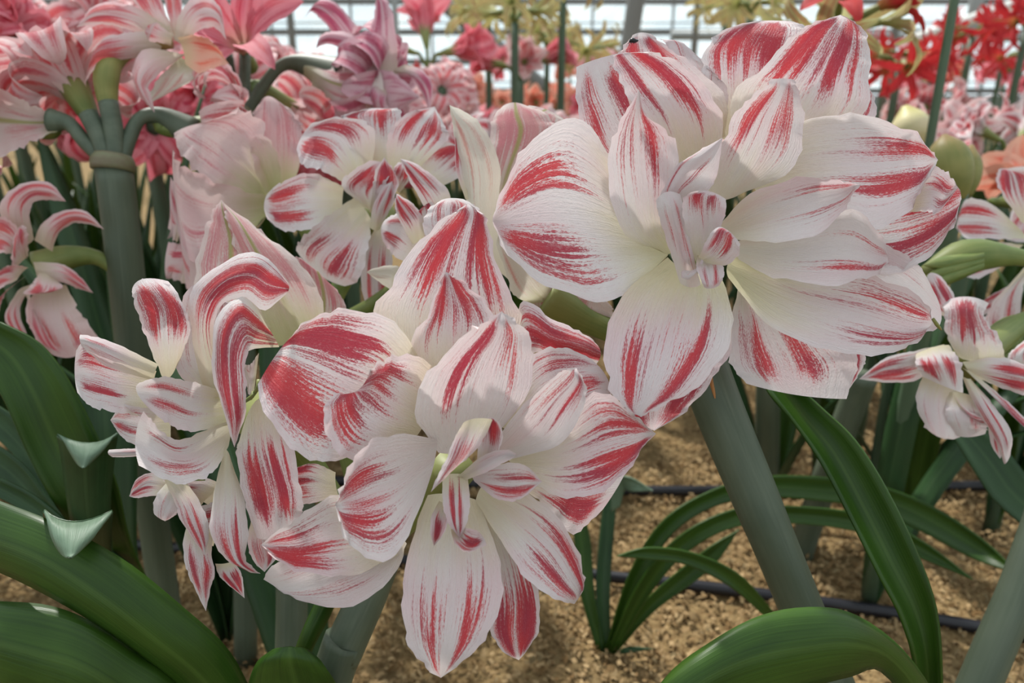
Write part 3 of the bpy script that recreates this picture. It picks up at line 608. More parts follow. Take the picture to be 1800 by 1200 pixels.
# petals of a neighbour between
S2 = flower(pm_, .44, [P(575, 580, .555), P(680, 520, .52), P(750, 450, .50), P(770, 420, .475)], [.006, .006, .008, .012], label='half hidden striped bloom')
q = lambda *a, **k: petal(S2, *a, **k)
q([(790,372,775,382,755,392),(790,338,765,348,742,356),(760,308,740,316,722,322),(728,286,718,292,712,300),(704,279)], (1,.4,.6), .4, ra=.1)
q([(745,420,735,425,725,430),(745,385,728,392,708,398),(728,360,712,368,698,378),(706,345,700,350,694,358),(697,340)], (.6,0,.4), .4, ra=.2)
q([(775,450,755,460,740,470),(740,380,715,410,700,455),(700,375,685,400,680,435),(678,385,670,400,672,420)], (1.6,1,1.4), .3, ra=-.1, yl=.6)
q([(760,400,750,402,742,405),(768,375,748,378,735,385),(760,355,745,362,735,372),(752,362)], (.8,.4,.4), 0, ra=.4)
q([(720,500,710,500,700,505),(700,468,685,480,690,510),(665,470,655,478,670,498),(644,478)], (1.8,1.6,1.8), .2, ra=-.6, mat='petal_cream')
# pale trumpet
S3 = flower(pm_, .56, [P(558, 580, .56), P(560, 480, .60), P(545, 400, .605), P(495, 345, .595)], [.006, .007, .010, .014], 'petal_blush', label='pale pink trumpet bloom facing sideways')
q = lambda *a, **k: petal(S3, *a, ruf=k.pop('ruf', 2.2), **k)
q([(478,352,495,342,512,325),(448,300,485,275,528,285),(440,235,482,215,532,235),(448,195,480,180,520,205),(462,174,474,169,492,180)], (2.6,1.4,2.0), -.6, ra=-.4, yl=.9)
q([(455,350,475,345,500,335),(385,330,430,280,480,255),(335,290,385,240,445,200),(312,258,348,226,415,197),(306,234,330,222,365,214)], (2.4,.6,1.0), -.9, ra=-.35, yl=.9)
q([(505,345,490,362,470,378),(430,335,410,375,410,430),(350,305,345,380,370,455),(312,285,315,360,340,460),(304,262,306,330,322,430)], (2.2,-.1,.3), -.7, ra=-.6, yl=1.0)
q([(470,380,455,400,440,425),(420,420,405,445,400,480),(365,440,360,480,372,530),(335,450,335,500,350,540)], (1.8,.6,.8), -.3, ra=-.5)
q([(400,440,390,470,380,500),(360,430,350,470,350,510),(315,340,318,420,330,500),(305,330)], (1.6,1,1), .4, ra=-.3, mat='petal_pink')
q([(350,440,340,460,330,500),(320,430,310,460,300,490),(296,425,290,460,292,490)], (2,2,2), .3, ra=-.1, mat='petal_pink')
q([(335,370,322,395,312,425),(318,345,305,375,300,415),(300,310,298,340,300,370)], (1.6,1.4,1.4), .5, ra=-.2, mat='petal_pink')
strap(pm_, (-.17, .50, 0), 2.6, .5, .035, 1.4, .5, 'leaf_blue'); strap(pm_, (-.17, .50, 0), 1.9, .5, .035, 1.45, .8, 'leaf_blue')
# ------------------------------------------------------------------ leaves of the leaning plant
leaf(pr_, [(1700,1400,1680,1400,1660,1400),(1655,1250,1640,1262,1618,1272),(1588,1145,1572,1162,1548,1178),(1502,1081,1500,1132,1490,1188),(1425,1067,1402,1140,1382,1216),(1335,1083,1312,1160,1292,1250),(1245,1133,1228,1200,1216,1290),(1165,1200,1150,1260,1150,1340),(1085,1340)], .37, cup=.8, zr=(9,3,0,-2,-3,-3.5,-4,-4,-4), n=40)
leaf(pr_, [(1600,1400,1630,1400,1660,1400),(1608,1190,1632,1200,1656,1205),(1586,1092,1612,1085,1646,1072),(1545,1010,1568,992,1608,962),(1500,920,1520,895,1552,848),(1445,815,1465,795,1502,772),(1395,742,1412,732,1450,722),(1352,690,1372,680,1400,680),(1330,640)], .42, cup=-.9, zr=(6,0,-1,-1,0,1,2,3,4), n=40)
# ------------------------------------------------------------------ PLANT: striped bloom at the right edge
pn_ = root('amaryllis_plant', G(1600, 1330), 'amaryllis with a drooping striped bloom in front of long green flower stalks', 'plant')
stem(pn_, [(1880, 560, .56), (1862, 800, .545), (1800, 1010, .53), (1722, 1200, .525)], [46, 58, 62, 66])
N = flower(pn_, .49, [P(1878, 580, .56), P(1815, 560, .55), P(1770, 585, .54), P(1700, 640, .515)], [.006, .006, .009, .013], label='drooping bloom with broad red bands')
q = lambda *a, **k: petal(N, *a, **k)
q([(1692,570,1680,560,1665,560),(1678,520,1658,525,1640,540),(1655,486,1634,480,1628,500)], (1,.6,1), .2, ra=.3)
q([(1768,634,1705,634,1680,620),(1758,595,1706,592,1662,585),(1730,556,1700,546,1660,548),(1738,533,1700,521,1656,530)], (.4,-.4,.4), .5, ra=.35, u0=.1, bw=.6)
q([(1668,606,1640,610,1610,622),(1690,640,1652,640,1610,642),(1693,690,1668,682,1622,662)], (.2,-.9,-.6), .4, ra=.2)
q([(1660,605,1650,625,1640,640),(1600,618,1600,640,1612,668),(1555,630,1555,650,1560,672),(1510,666)], (.4,.8,1.2), .2, ra=.4)
q([(1622,660,1650,662,1692,680),(1610,702,1640,712,1690,732),(1628,752,1652,762,1690,766),(1660,772)], (.6,.2,.6), .3, ra=-.8)
q([(1665,690,1690,690,1720,700),(1662,730,1695,735,1735,745),(1680,765,1705,768,1732,762)], (.4,-.2,.2), .3, ra=-.6)
q([(1675,690,1680,705,1690,720),(1700,720,1712,735,1730,745),(1738,738)], (0,-.3,0), .2, ra=.1)
q([(1692,636,1698,646,1708,660),(1750,628,1756,656,1762,682),(1800,640,1808,666,1812,695),(1850,680)], (.2,-.4,0), .4, ra=.35)
q([(1690,645,1700,650,1710,655),(1730,680,1745,695,1765,700),(1790,735,1800,750,1812,745),(1850,790)], (0,-.8,-.4), .4, ra=.35)
q([(1690,660,1700,665,1706,665),(1715,715,1728,712,1745,710),(1748,770,1760,770,1778,760),(1765,815,1770,812,1776,800)], (-.2,-1.0,-.6), .4, ra=-.1)
q([(1735,735,1750,740,1765,745),(1742,780,1755,780,1770,780),(1758,806)], (.4,.4,.4), 0, ra=.1)
q([(1780,655,1790,650,1800,645),(1772,625,1795,620,1820,625),(1800,598,1815,600,1840,610)], (.2,.2,.8), .2, ra=.2)
N2 = flower(pn_, .62, [P(1885, 575, .56), P(1870, 480, .62), P(1850, 430, .64), P(1815, 420, .65)], [.006, .006, .009, .014], label='pink and white bloom half outside the bed edge')
q = lambda *a, **k: petal(N2, *a, **k)
q([(1790,400,1800,410,1810,420),(1745,360,1745,390,1750,420),(1700,350,1690,385,1700,420),(1680,400)], (1.6,.8,1.2), -.5, ra=.1)
q([(1795,390,1810,395,1825,395),(1755,330,1790,340,1830,340),(1755,300,1780,305,1810,310),(1765,296)], (1.4,.8,1.4), -.5, ra=.35)
q([(1800,430,1790,440,1790,450),(1750,425,1735,450,1740,480),(1700,435,1690,460,1710,490),(1665,470)], (1.2,.6,1), -.4, ra=.2)
q([(1830,450,1820,460,1800,470),(1800,500,1770,520,1740,540),(1790,570,1760,590,1730,580),(1760,620)], (1,.6,1.2), -.4, ra=-.1)
q([(1690,560,1680,570,1670,580),(1740,520,1720,540,1700,560),(1800,490,1790,510,1790,540)], (2,2,2), 0, ra=.2)
for k, a in enumerate(([(1880, 470), (1790, 452), (1700, 450), (1622, 478)], [(1878, 585), (1800, 566), (1760, 600), (1735, 660)])):
    tube('flower_stalk', [P(x, y, .555) for x, y in a], [.0065, .0065, .013, .004], 'tube', pn_, 12, 16)
    for j in range(3): leaf(pn_, [((a[2][0]+30), a[2][1]-6+8*j, a[2][0]+30, a[2][1]+8*j, a[2][0]+30, a[2][1]+6+8*j), ((a[2][0]+a[3][0])/2, (a[2][1]+a[3][1])/2-14+14*j, (a[2][0]+a[3][0])/2, (a[2][1]+a[3][1])/2-2+14*j, (a[2][0]+a[3][0])/2, (a[2][1]+a[3][1])/2+10+14*j), (a[3][0]+5*j, a[3][1]-12+20*j)], .54, mat='tube', name='sepal', n=10, m=5, thick=.0008)
leaf(pn_, [(1600,1300,1620,1300,1640,1300),(1830,1010,1850,1000,1870,985),(1740,870,1765,850,1800,830),(1680,775,1700,765,1730,760),(1650,720)], .66, cup=-.4, mat='leaf_blue', zr=(0,0,1,2,3))
# ------------------------------------------------------------------ low leaf clumps
pc_ = root('leaf_clump', G(1065, 1142), 'leafy amaryllis clump with two long arching leaves beside the thick leaning stem', 'plant')
dc = (G(1065, 1142)-Vector((0, 0, CH))).dot(FW)
leaf(pc_, [(1050,1145,1058,1145,1066,1145),(1020,1040,1030,1040,1045,1040),(1010,950,1022,950,1038,950),(1005,890,1012,880,1020,880),(1010,840)], dc, zr=(0,0,1,2,2), cup=-.3, mat='leaf')
leaf(pc_, [(1058,1146,1066,1146,1074,1146),(1048,1040,1060,1040,1072,1040),(1055,930,1068,925,1080,920),(1065,860,1075,855,1085,850),(1075,800)], dc, zr=(0,0,1,2,2), cup=-.3, mat='leaf_blue')
leaf(pc_, [(1062,1147,1070,1147,1078,1147),(1105,1010,1115,1020,1128,1028),(1165,915,1172,928,1180,940),(1250,862,1252,876,1255,890),(1340,838,1340,856,1342,874),(1440,838,1440,860,1440,880),(1540,852,1536,872,1530,895),(1640,890,1632,912,1622,935),(1730,950,1722,965,1712,982),(1790,1008)], dc, zr=(0,-3,-4,-3,-2,-1,-1,-2,-4,-8), cup=-.5, n=44)
leaf(pc_, [(1066,1148,1074,1148,1082,1148),(1120,1030,1132,1038,1142,1044),(1190,945,1200,958,1210,968),(1290,895,1292,910,1296,925),(1400,890,1400,905,1400,920),(1520,905,1515,920,1510,935),(1620,950,1612,962,1604,974),(1710,1018)], dc, zr=(0,-4,-6,-6,-5,-5,-6,-8), cup=-.5, n=40)
leaf(pc_, [(1070,1148,1076,1148,1082,1148),(1130,1060,1140,1068,1150,1074),(1235,970,1240,985,1248,1000),(1300,930)], dc, zr=(0,-2,-3,-3), cup=-.4)
leaf(pc_, [(1360,1075,1358,1082,1352,1090),(1300,1010,1290,1020,1282,1030),(1220,972,1212,982,1206,992),(1140,962,1138,972,1136,982),(1084,977)], dc-.12, zr=(3,0,-1,-2,-2), cup=-.3, mat='leaf')
leaf(pc_, [(1078,1150,1084,1146,1090,1142),(1100,1148,1104,1142,1108,1136),(1150,1140)], dc, zr=(0,-1,-2), cup=-.1, mat='leaf_blue')
leaf(pc_, [(1075,900,1082,895,1090,890),(1078,845,1090,850,1098,862),(1105,838,1110,848,1112,864),(1147,862)], dc-.02, zr=(1,0,-2,-3), cup=-.2, mat='leaf_grey')
pd_ = root('leaf_clump', G(1575, 885), 'dense dark leafy clump standing on the far drip hose', 'plant')
b = G(1575, 885)
for hd, L, w, a0, a1 in ((.4, .42, .034, 1.35, .5), (1.3, .48, .034, 1.5, 1.0), (2.4, .45, .034, 1.4, .6), (3.3, .46, .032, 1.2, .1), (-.3, .44, .032, 1.15, .1), (4.4, .3, .03, 1.5, 1.0), (5.6, .34, .03, 1.3, .5), (2.9, .33, .03, 1.45, .9)):
    strap(pd_, b, hd, L, w, a0, a1, 'leaf_blue')
pe_ = root('amaryllis_plant', G(1345, 905), 'amaryllis stem pair with narrow leaves standing behind the thick leaning stem', 'plant')
b = G(1345, 905); db = (b-Vector((0, 0, CH))).dot(FW)
stem(pe_, [(1352, 560, db*.86), (1350, 700, db*.9), (1348, 840, db*.97)], [42, 42, 42])
stem(pe_, [(1520, 660, db*.80), (1480, 760, db*.84), (1410, 960, db*.92)], [46, 46, 44])
for hd, L, w, a0, a1 in ((.9, .4, .03, 1.5, 1.1), (2.0, .42, .03, 1.4, .7), (3.6, .35, .03, 1.3, .4), (5.3, .3, .028, 1.4, .7), (.1, .38, .03, 1.35, .8)): strap(pe_, b, hd, L, w, a0, a1, 'leaf_blue' if hd > 1 else 'leaf')
free_flower(pe_, P(1350, 540, db*.86), cdir(.1, .3, .9), 'double', 'petal', 1.0, .4, [P(1352, 560, db*.86)])
# ------------------------------------------------------------------ PLANT: curly pink blooms at the left
pl_ = root('amaryllis_plant', G(285, 1010), 'tall amaryllis with curly pink blooms on arched stalks above broad dark leaves', 'plant')
bd = (G(285, 1010)-Vector((0, 0, CH))).dot(FW)
stem(pl_, [(200, 295, .60), (222, 480, .62), (248, 760, .66), (272, 930, .69)], [62, 60, 54, 50])
link('umbel_base', tubemesh('umbel_base', [P(198, 300, .60), P(199, 285, .60), P(200, 272, .60)], [.0165, .017, .014], 14, 6), 'node', pl_, sd=1.0)
for pts in ([(205, 285), (200, 230), (190, 180)], [(190, 285), (175, 240), (155, 200)]):
    tube('flower_stalk', [P(x, y, .598) for x, y in pts], [.0075]*3, 'stem', pl_, 12, 12)
T = flower(pl_, .60, [P(192, 190, .60), P(188, 165, .60), P(187, 135, .60), P(196, 105, .606), P(230, 80, .612), P(300, 70, .615)], [.007, .0085, .0098, .0098, .009, .007], 'petal_pink', 'bud', label='large curly bloom with striped pink petals', ra=.2)
q = lambda *a, **k: petal(T, *a, **k)
q([(300,42,296,58,290,74),(225,8,222,28,220,50),(170,8,168,24,172,42),(134,48)], (1.4,0,-1), .5, ra=.3)
q([(290,52,286,74,280,96),(222,58,216,80,210,106),(176,74,166,94,170,118),(148,148)], (1,-.8,-1.4), .6, ra=.3, mat='petal_pink')
q([(335,90,322,95,310,92),(290,122,270,108,256,86),(262,150,246,140,234,118),(266,168,252,166,240,160),(272,198)], (.6,-1.4,-1), .5, ra=.0, mat='petal_pink')
q([(310,70,300,62,290,55),(290,20,270,20,245,15),(270,-20,240,-30,215,-30),(190,-40)], (1.6,1,1), .4, ra=.3)
q([(320,65,312,62,305,60),(320,10,305,5,290,5),(315,-50,300,-55,285,-55)], (1.8,1.6,2), .2, ra=.3)
q([(305,70,315,75,322,80),(318,20,335,36,345,56),(352,-10,360,20,362,50),(385,10,384,30,380,50),(398,70)], (1,-.8,-.6), .5, ra=-.1)
q([(312,66,322,88,325,112),(345,62,352,92,350,128),(375,75,380,95,380,118),(402,112)], (.6,-.6,0), -.6, ra=-.2, mat='petal_coral')
q([(318,100,330,108,340,112),(285,130,310,135,345,130),(262,165,290,160,340,140),(258,185)], (1.2,.6,.8), .3, ra=-.2, mat='petal_cream')
q([(300,80,302,70,305,60),(280,75,272,60,285,48),(262,72,256,50,275,40),(265,60)], (.2,-1.2,-1.2), .6, ra=0)
q([(110,206,112,214,108,226),(52,182,52,215,52,252),(-10,150,-10,210,-10,282)], (1,0,0), -1.6, mat='petal_back', ra=-.3, yl=1.0, u0=.3)
tube('flower_stalk', [P(188, 285, .60), P(150, 250, .60), P(122, 218, .60), P(90, 212, .60)], [.0065, .006, .006, .010], 'stem', pl_, 12, 14)
tube('flower_stalk', [P(212, 285, .60), P(228, 240, .605), P(248, 207, .61), P(285, 205, .62), P(340, 235, .63)], [.0065, .006, .0055, .008, .014], 'stem', pl_, 12, 16)
free_flower(pl_, P(330, 225, .63), cdir(.8, .1, -.3), 'curly', 'petal_pink', .9, 1.0, [P(285, 205, .62)], ra=.1)
free_flower(pl_, P(40, 215, .62), cdir(-.8, .3, .2), 'curly', 'petal_pink', .95, .3, [P(100, 214, .60)], ra=.1)
free_flower(pl_, P(150, 190, .62), cdir(-.5, .7, -.3), 'curly', 'petal_pink', .9, 2.3, [P(158, 205, .60)], ra=.1)
# the curly bloom lower down
Sx = flower(pl_, .57, [P(248, 560, .63), P(225, 500, .62), P(175, 455, .61), P(120, 452, .60), P(70, 470, .595)], [.005, .005, .006, .010, .014], 'petal_pink', label='curly striped bloom hanging below the tall stem', ra=0.05)
q = lambda *a, **k: petal(Sx, *a, **k)
q([(22,425,42,432,60,420),(-2,362,26,368,52,378),(40,322,50,336,62,354),(88,322,88,336,90,352),(116,354)], (1,-.6,-.4), .5, ra=.0)
q([(60,422,76,432,92,442),(76,390,90,402,102,412),(115,369,121,381,127,393),(152,372,154,383,156,394),(183,403)], (.8,-.4,-.6), .5, ra=.2)
q([(58,460,62,474,66,490),(108,464,110,480,112,497),(140,485,138,496,134,506),(164,515)], (.6,-.2,0), .5, ra=.2)
q([(48,455,40,450,30,445),(30,400,15,420,5,445),(0,380,-10,410,-20,440),(-30,400)], (.6,-.6,0), -.5, ra=.35)
q([(50,450,38,460,30,470),(48,405,30,430,20,460),(40,395,32,400,25,410)], (.2,-.8,-.8), .5, ra=.3)
q([(50,470,38,480,30,492),(20,465,5,485,-5,510),(-10,480,-25,500,-30,530)], (.6,0,.4), -.4, ra=.35)
q([(62,495,90,500,116,500),(50,545,92,555,140,548),(62,595,112,600,170,590),(90,622,125,628,155,610)], (1.4,1,1.4), -.8, ra=-.3)
q([(60,495,50,505,45,520),(45,550,62,560,80,580),(70,600,85,608,100,612),(120,622)], (1,.2,.4), .3, ra=.3)
q([(55,500,40,505,30,512),(35,545,20,550,8,555),(48,590,36,590,25,585),(50,608)], (1.2,.8,1), .3, ra=.0)
q([(45,485,25,500,10,510),(10,515,-5,530,-10,550),(-5,560,-20,570,-30,570)], (.8,.2,.6), .3, ra=.4)
q([(70,478,85,482,98,490),(55,500,80,510,110,505),(40,515,60,518,90,512)], (.4,-.6,-.4), .4, ra=.2)
# its leaves
leaf(pl_, [(300,1100,280,1110,260,1120),(232,960,200,965,160,970),(205,850,150,870,92,880),(160,745,100,780,45,790),(112,655,60,690,5,700),(65,600,15,620,-40,630),(0,566,-60,570,-100,580)], .50, cup=-.7, zr=(10,4,1,0,-1,-1,-1), n=36)
leaf(pl_, [(260,1060,250,1060,240,1060),(240,960,200,960,150,960),(240,800,190,800,140,790),(225,690,185,690,140,680),(200,600)], .58, cup=-.4, zr=(5,2,1,1,2), mat='leaf_blue')
leaf(pl_, [(240,1000,220,1010,200,1020),(105,895,95,912,80,930),(40,815,25,835,10,855),(-40,760,-50,780,-60,800)], .54, cup=-.3, mat='leaf_blue')
leaf(pl_, [(240,1000,220,1010,200,1020),(100,830,85,845,75,860),(40,745,20,765,5,780),(-40,690,-50,710,-60,730)], .60, cup=-.3, mat='leaf_blue')
leaf(pl_, [(210,1000,190,1010,180,1020),(80,885,70,900,55,910),(0,840,-5,855,-10,870),(-60,820,-60,835,-60,850)], .50, cup=-.3, mat='leaf_blue')
leaf(pl_, [(140,1000,170,1000,200,1000),(122,900,155,900,195,890),(108,800,150,815,202,800),(101,764,152,781,207,762)], .47, zr=(5,3,1,0), cup=.3, mat='leaf_blue', n=16)
leaf(pl_, [(101,763,158,779,207,761),(110,772,156,790,200,768),(122,792,152,803,182,790),(136,814,148,818,162,810),(147,822)], .47, zr=(0,-.5,-.9,-1.1,-1.2), cup=.6, mat='leaf_grey', n=20, name='leaf_tip', thick=.0012)
leaf(pl_, [(110,1060,140,1060,190,1060),(95,990,135,990,195,990),(80,915,131,932,197,915),(77,897,130,918,198,898)], .362, zr=(12,8.5,3.6,0), cup=.3, mat='leaf_blue', n=16)
leaf(pl_, [(77,897,130,920,198,898),(82,912,128,932,190,910),(92,945,126,954,168,940),(108,972,125,975,146,962),(124,980)], .362, zr=(0,-.8,-1.5,-1.9,-2.1), cup=.6, mat='leaf_grey', n=20, name='leaf_tip', thick=.0012)
for hd, L, w, a0, a1 in ((.7, .62, .035, 1.5, 1.1), (1.5, .6, .04, 1.5, 1.2), (2.3, .6, .035, 1.4, .9)): strap(pl_, G(285, 1010), hd, L, w, a0, a1, 'leaf_blue')
# ------------------------------------------------------------------ PLANT: mauve curly bloom and pink star bloom
pt_ = root('amaryllis_plant', (-.32, .66, 0), 'amaryllis with a mauve spiralling bloom beside a pink star bloom on straight stalks', 'plant')
stem(pt_, [(416, 200, .70), (418, 330, .71), (420, 560, .73)], [42, 42, 42])
link('umbel_base', tubemesh('umbel_base', [P(415, 212, .70), P(415, 200, .70), P(416, 190, .70)], [.013, .015, .011], 14, 6), 'node', pt_, sd=2.0)
for pts in ([(408, 200), (400, 150), (392, 95)], [(422, 200), (424, 150), (424, 95)]): tube('flower_stalk', [P(x, y, .70) for x, y in pts], [.0055]*3, 'stem', pt_, 12, 12)
T2 = flower(pt_, .68, [P(428, 200, .70), P(455, 155, .70), P(490, 115, .70), P(530, 112, .70), P(600, 140, .70)], [.006, .006, .006, .010, .022], 'petal_mauve', 'stem', label='mauve spiralling bloom', ra=-.1)
q = lambda *a, **k: petal(T2, *a, **k)
q([(528,104,530,114,530,130),(580,114,582,145,586,182),(632,112,640,158,640,206),(668,120,676,165,664,222)], (1,-.8,-.6), .9, ruf=2.0, mat='petal_back', ra=-.1, yl=.8)
q([(635,132,670,142,702,132),(645,82,675,82,700,78),(656,32,675,22,692,18),(662,-5,668,-8,676,-8),(648,-12)], (.6,-.6,0), .6, ra=.1)
q([(652,95,642,106,630,112),(632,52,616,64,600,78),(598,8,586,24,576,46),(562,-6,552,5,546,17),(530,30)], (1,.2,.4), .4, ra=.6)
q([(622,142,606,142,590,132),(642,108,626,105,610,100),(626,62,616,74,606,86),(582,52,580,62,580,76),(560,62,560,68,562,78),(553,84)], (.4,-1.2,-.8), .5, ra=-.1)
q([(638,128,652,160,642,198),(690,125,702,160,692,200),(742,172)], (.4,-.6,0), .6, ra=0)
q([(690,130,700,120,715,112),(720,130,735,132,745,122),(745,165,755,160,765,150),(760,200)], (.6,.4,.6), .5, ra=.2)
q([(660,130,672,150,684,160),(648,160,664,175,680,180),(655,195,668,200,690,195)], (-.4,-1.4,-1), .5, ra=.1)
q([(640,150,620,165,600,180),(640,190,620,200,600,205),(640,225,620,230,600,230)], (.2,-.6,0), .4, ra=0)
free_flower(pt_, P(610, 150, .715), cdir(.75, -.15, .25), 'curly', 'petal_mauve', .95, .5, [P(560, 128, .70)], ra=0.1)
free_flower(pt_, P(424, 92, .70), cdir(0, .35, .9), 'starry', 'petal_rose', 1.0, .3, [P(424, 95, .705)], ra=-.2)
free_flower(pt_, P(470, 170, .74), cdir(.5, -.3, -.6), 'curly', 'petal_pink', .9, .8, [P(440, 190, .71)], ra=.3)
for hd, L, w, a0, a1 in ((.4, .5, .035, 1.4, .8), (1.6, .55, .035, 1.5, 1.0), (2.9, .5, .035, 1.4, .8), (4.5, .4, .035, 1.4, .6)): strap(pt_, (-.32, .66, 0), hd, L, w, a0, a1, 'leaf_blue')
# ------------------------------------------------------------------ PLANTS in the rows behind
def bgplant(base, H, blooms, label, group=None, smat='stem_blue', nl=5, joined=False, pedl=.05, tiltx=0, name='amaryllis_plant'):
    base = Vector(base); r = root(name, base, label, 'plant', group)
    top = base+Vector((tiltx, 0, H)); tube('stem', [base-Vector((0, 0, .004)), base+Vector((tiltx*.3, 0, H*.5)), top], [.011, .010, .009], smat, r, 10, 8)
    for az, el, ty, mat, sc in blooms:
        d = Vector((math.cos(az)*math.cos(el), math.sin(az)*math.cos(el), math.sin(el)))
        free_flower(r, top+d*pedl+Vector((0, 0, pedl*.5)), d, ty, mat, sc, random.uniform(0, 6), [top, top+Vector((0, 0, pedl*.5))+d*pedl*.4], .005, joined, smat if ty == 'curly' else 'tube', ra=random.uniform(-.3, .3))
    a = random.uniform(0, 6.3)
    for k in range(nl): strap(r, base, a+k*6.283/max(nl, 1)+random.uniform(-.4, .4), random.uniform(.30, .46), .030, random.uniform(1.38, 1.53), random.uniform(.75, 1.3), 'leaf_blue' if k % 3 else 'leaf')
    return r
def fan(n, ty, mat, sc=1.0, el=.25, a=None):
    a = random.uniform(0, 6.3) if a is None else a
    return [(a+k*6.283/n+random.uniform(-.2, .2), el+random.uniform(-.25, .25), ty, mat, sc*random.uniform(.9, 1.1)) for k in range(n)]
def gp(px, y): return Vector(((px-900)/F*(y*.96), y, 0))
CURL = []
def ROWN(y): return 'first row' if y < 1.1 else 'second row' if y < 1.4 else 'third row' if y < 1.8 else 'fourth row' if y < 2.2 else 'back row'
for px, y, H in ((70, .98, .60), (300, 1.02, .52), (560, 1.0, .47), (-60, 1.15, .66), (170, 1.25, .62), (430, 1.3, .56), (640, 1.25, .50), (30, 1.5, .56), (250, 1.55, .60), (520, 1.55, .54), (700, 1.6, .52), (120, 1.9, .56), (340, 1.9, .56), (600, 1.95, .54), (-30, 1.95, .6), (430, 2.4, .55), (200, 2.4, .55), (20, 2.5, .55), (640, 2.5, .53), (100, 3.2, .6), (300, 3.2, .6), (520, 3.2, .6)):
    CURL.append(bgplant(gp(px, y), H, fan(6, 'curly', random.choice(('petal_pink', 'petal_pink', 'petal_rose')), .95), ROWN(y)+' curly pink and white amaryllis crowded behind the tall stem', 'curly pink amaryllis in the rows', nl=7, joined=y > 1.4))
bgplant(gp(775, 1.7), .62, [(1.8, .9, 'trumpet', 'petal_rose', 1.0), (-.4, .2, 'trumpet', 'petal_rose', .95), (3.4, .3, 'trumpet', 'petal_rose', .9)], 'rose red trumpet amaryllis pointing up in front of the glass wall', joined=True)
bgplant(gp(915, 2.0), .60, [(-.5, .4, 'trumpet', 'petal_rose', 1.0), (2.6, .2, 'trumpet', 'petal_rose', .9), (4.4, .2, 'trumpet', 'petal_pink', .9)], 'rose and pink trumpet amaryllis between two yellow-green spidery ones', joined=True)
for px, y, H in ((860, 2.2, .74), (985, 1.9, .80), (960, 2.6, .70), (905, 1.8, .72), (1030, 2.4, .66), (1260, 2.4, .78), (1300, 2.0, .76)):
    bgplant(gp(px, y), H, fan(5, 'spider', 'petal_lime', 1.0, .1), 'yellow-green spidery amaryllis standing tall in the middle rows', 'yellow-green spidery amaryllis', 'stem_blue', 4, True)
for px, y, H in ((960, 3.0, .48), (1005, 2.8, .46), (880, 3.2, .46), (820, 2.9, .5)):
    bgplant(gp(px, y), H, fan(4, 'double', 'petal_coral', .9, .3), 'small orange coral amaryllis low in the middle rows', 'coral amaryllis in the middle rows', nl=4, joined=True)
for px, y, H in ((740, 2.3, .50), (800, 2.2, .46), (1080, 2.2, .5), (1150, 2.6, .5), (1220, 2.0, .46)):
    bgplant(gp(px, y), H, fan(4, 'trumpet', random.choice(('petal_pink', 'petal_rose')), .9), 'pink trumpet amaryllis half hidden in the middle rows', 'pink trumpet amaryllis in the rows', nl=4, joined=True)
# right side: red spidery ones, buds, coral trumpets
for px, y, H in ((1575, 1.9, .62), (1560, 2.6, .66), (1680, 2.5, .72), (1770, 2.1, .72), (1840, 2.4, .7), (1500, 3.0, .66), (1620, 3.2, .66), (1740, 3.1, .66)):
    bgplant(gp(px, y), H, fan(4, 'spider', 'petal_red', 1.05, -.05)+fan(2, 'starry', 'petal_red', .8, .2), 'dark red narrow-petalled amaryllis in the rows near the slanted pipe', 'dark red amaryllis rows', nl=2, joined=True)
bgplant(gp(1640, 1.0), .635, fan(4, 'spider', 'petal_lime', .9, -.1)+[(1.0, .6, 'starry', 'petal_red', .8), (2.6, .5, 'starry', 'petal_red', .8)], 'leaning amaryllis with red and lime narrow petals beside a bare upright stalk', joined=False, tiltx=.075, nl=3)
r = root('bare_stalk', gp(1640, .92), 'tall bare green flower stalk rising past the olive bud', 'plant')
tube('stem', [gp(1648, .92), gp(1642, .92)+Vector((0, 0, .4)), gp(1638, .92)+Vector((0, 0, .78))], [.006, .0055, .005], 'stem_blue', r, 10, 8)
strap(r, gp(1648, .92), .5, .4, .03, 1.4, .8, 'leaf_blue'); strap(r, gp(1648, .92), 2.9, .4, .03, 1.4, .8, 'leaf_blue')
r = root('amaryllis_bud', gp(1700, .74), 'olive green unopened amaryllis buds beside the big white bloom', 'plant')
tube('stem', [gp(1690, .74), gp(1690, .74)+Vector((0, 0, .3)), P(1685, 340, .70)], [.009]*3, 'stem_blue', r, 10, 8)
tube('bud', [P(1684, 352, .70), P(1678, 325, .70), P(1670, 290, .70), P(1663, 258, .70), P(1660, 236, .70)], [.007, .016, .020, .015, .002], 'bud', r, 16, 16)
tube('bud', [P(1690, 345, .71), P(1696, 318, .71), P(1702, 285, .71), P(1708, 255, .71)], [.008, .013, .012, .002], 'bud', r, 14, 14)
strap(r, gp(1690, .74), .3, .35, .03, 1.3, .5, 'leaf_blue'); strap(r, gp(1690, .74), 1.8, .4, .03, 1.4, .9, 'leaf_blue')
r = root('amaryllis_bud', gp(1600, 1.15), 'cream bud pointing up left of the bare upright stalk', 'plant')
tube('stem', [gp(1605, 1.15), gp(1605, 1.15)+Vector((0, 0, .3)), P(1604, 262, 1.06)], [.009]*3, 'stem_blue', r, 10, 8)
tube('bud', [P(1604, 265, 1.06), P(1604, 240, 1.06), P(1598, 212, 1.06), P(1590, 186, 1.06)], [.010, .026, .024, .004], 'bud_cream', r, 16, 16)
r = bgplant(gp(1800, .95), .43, [(3.6, .5, 'trumpet', 'petal_coral', .85), (4.4, .2, 'trumpet', 'petal_coral', .85), (1.2, .3, 'trumpet', 'petal_coral', .85)], 'coral and white trumpet amaryllis next to the olive buds', nl=4)
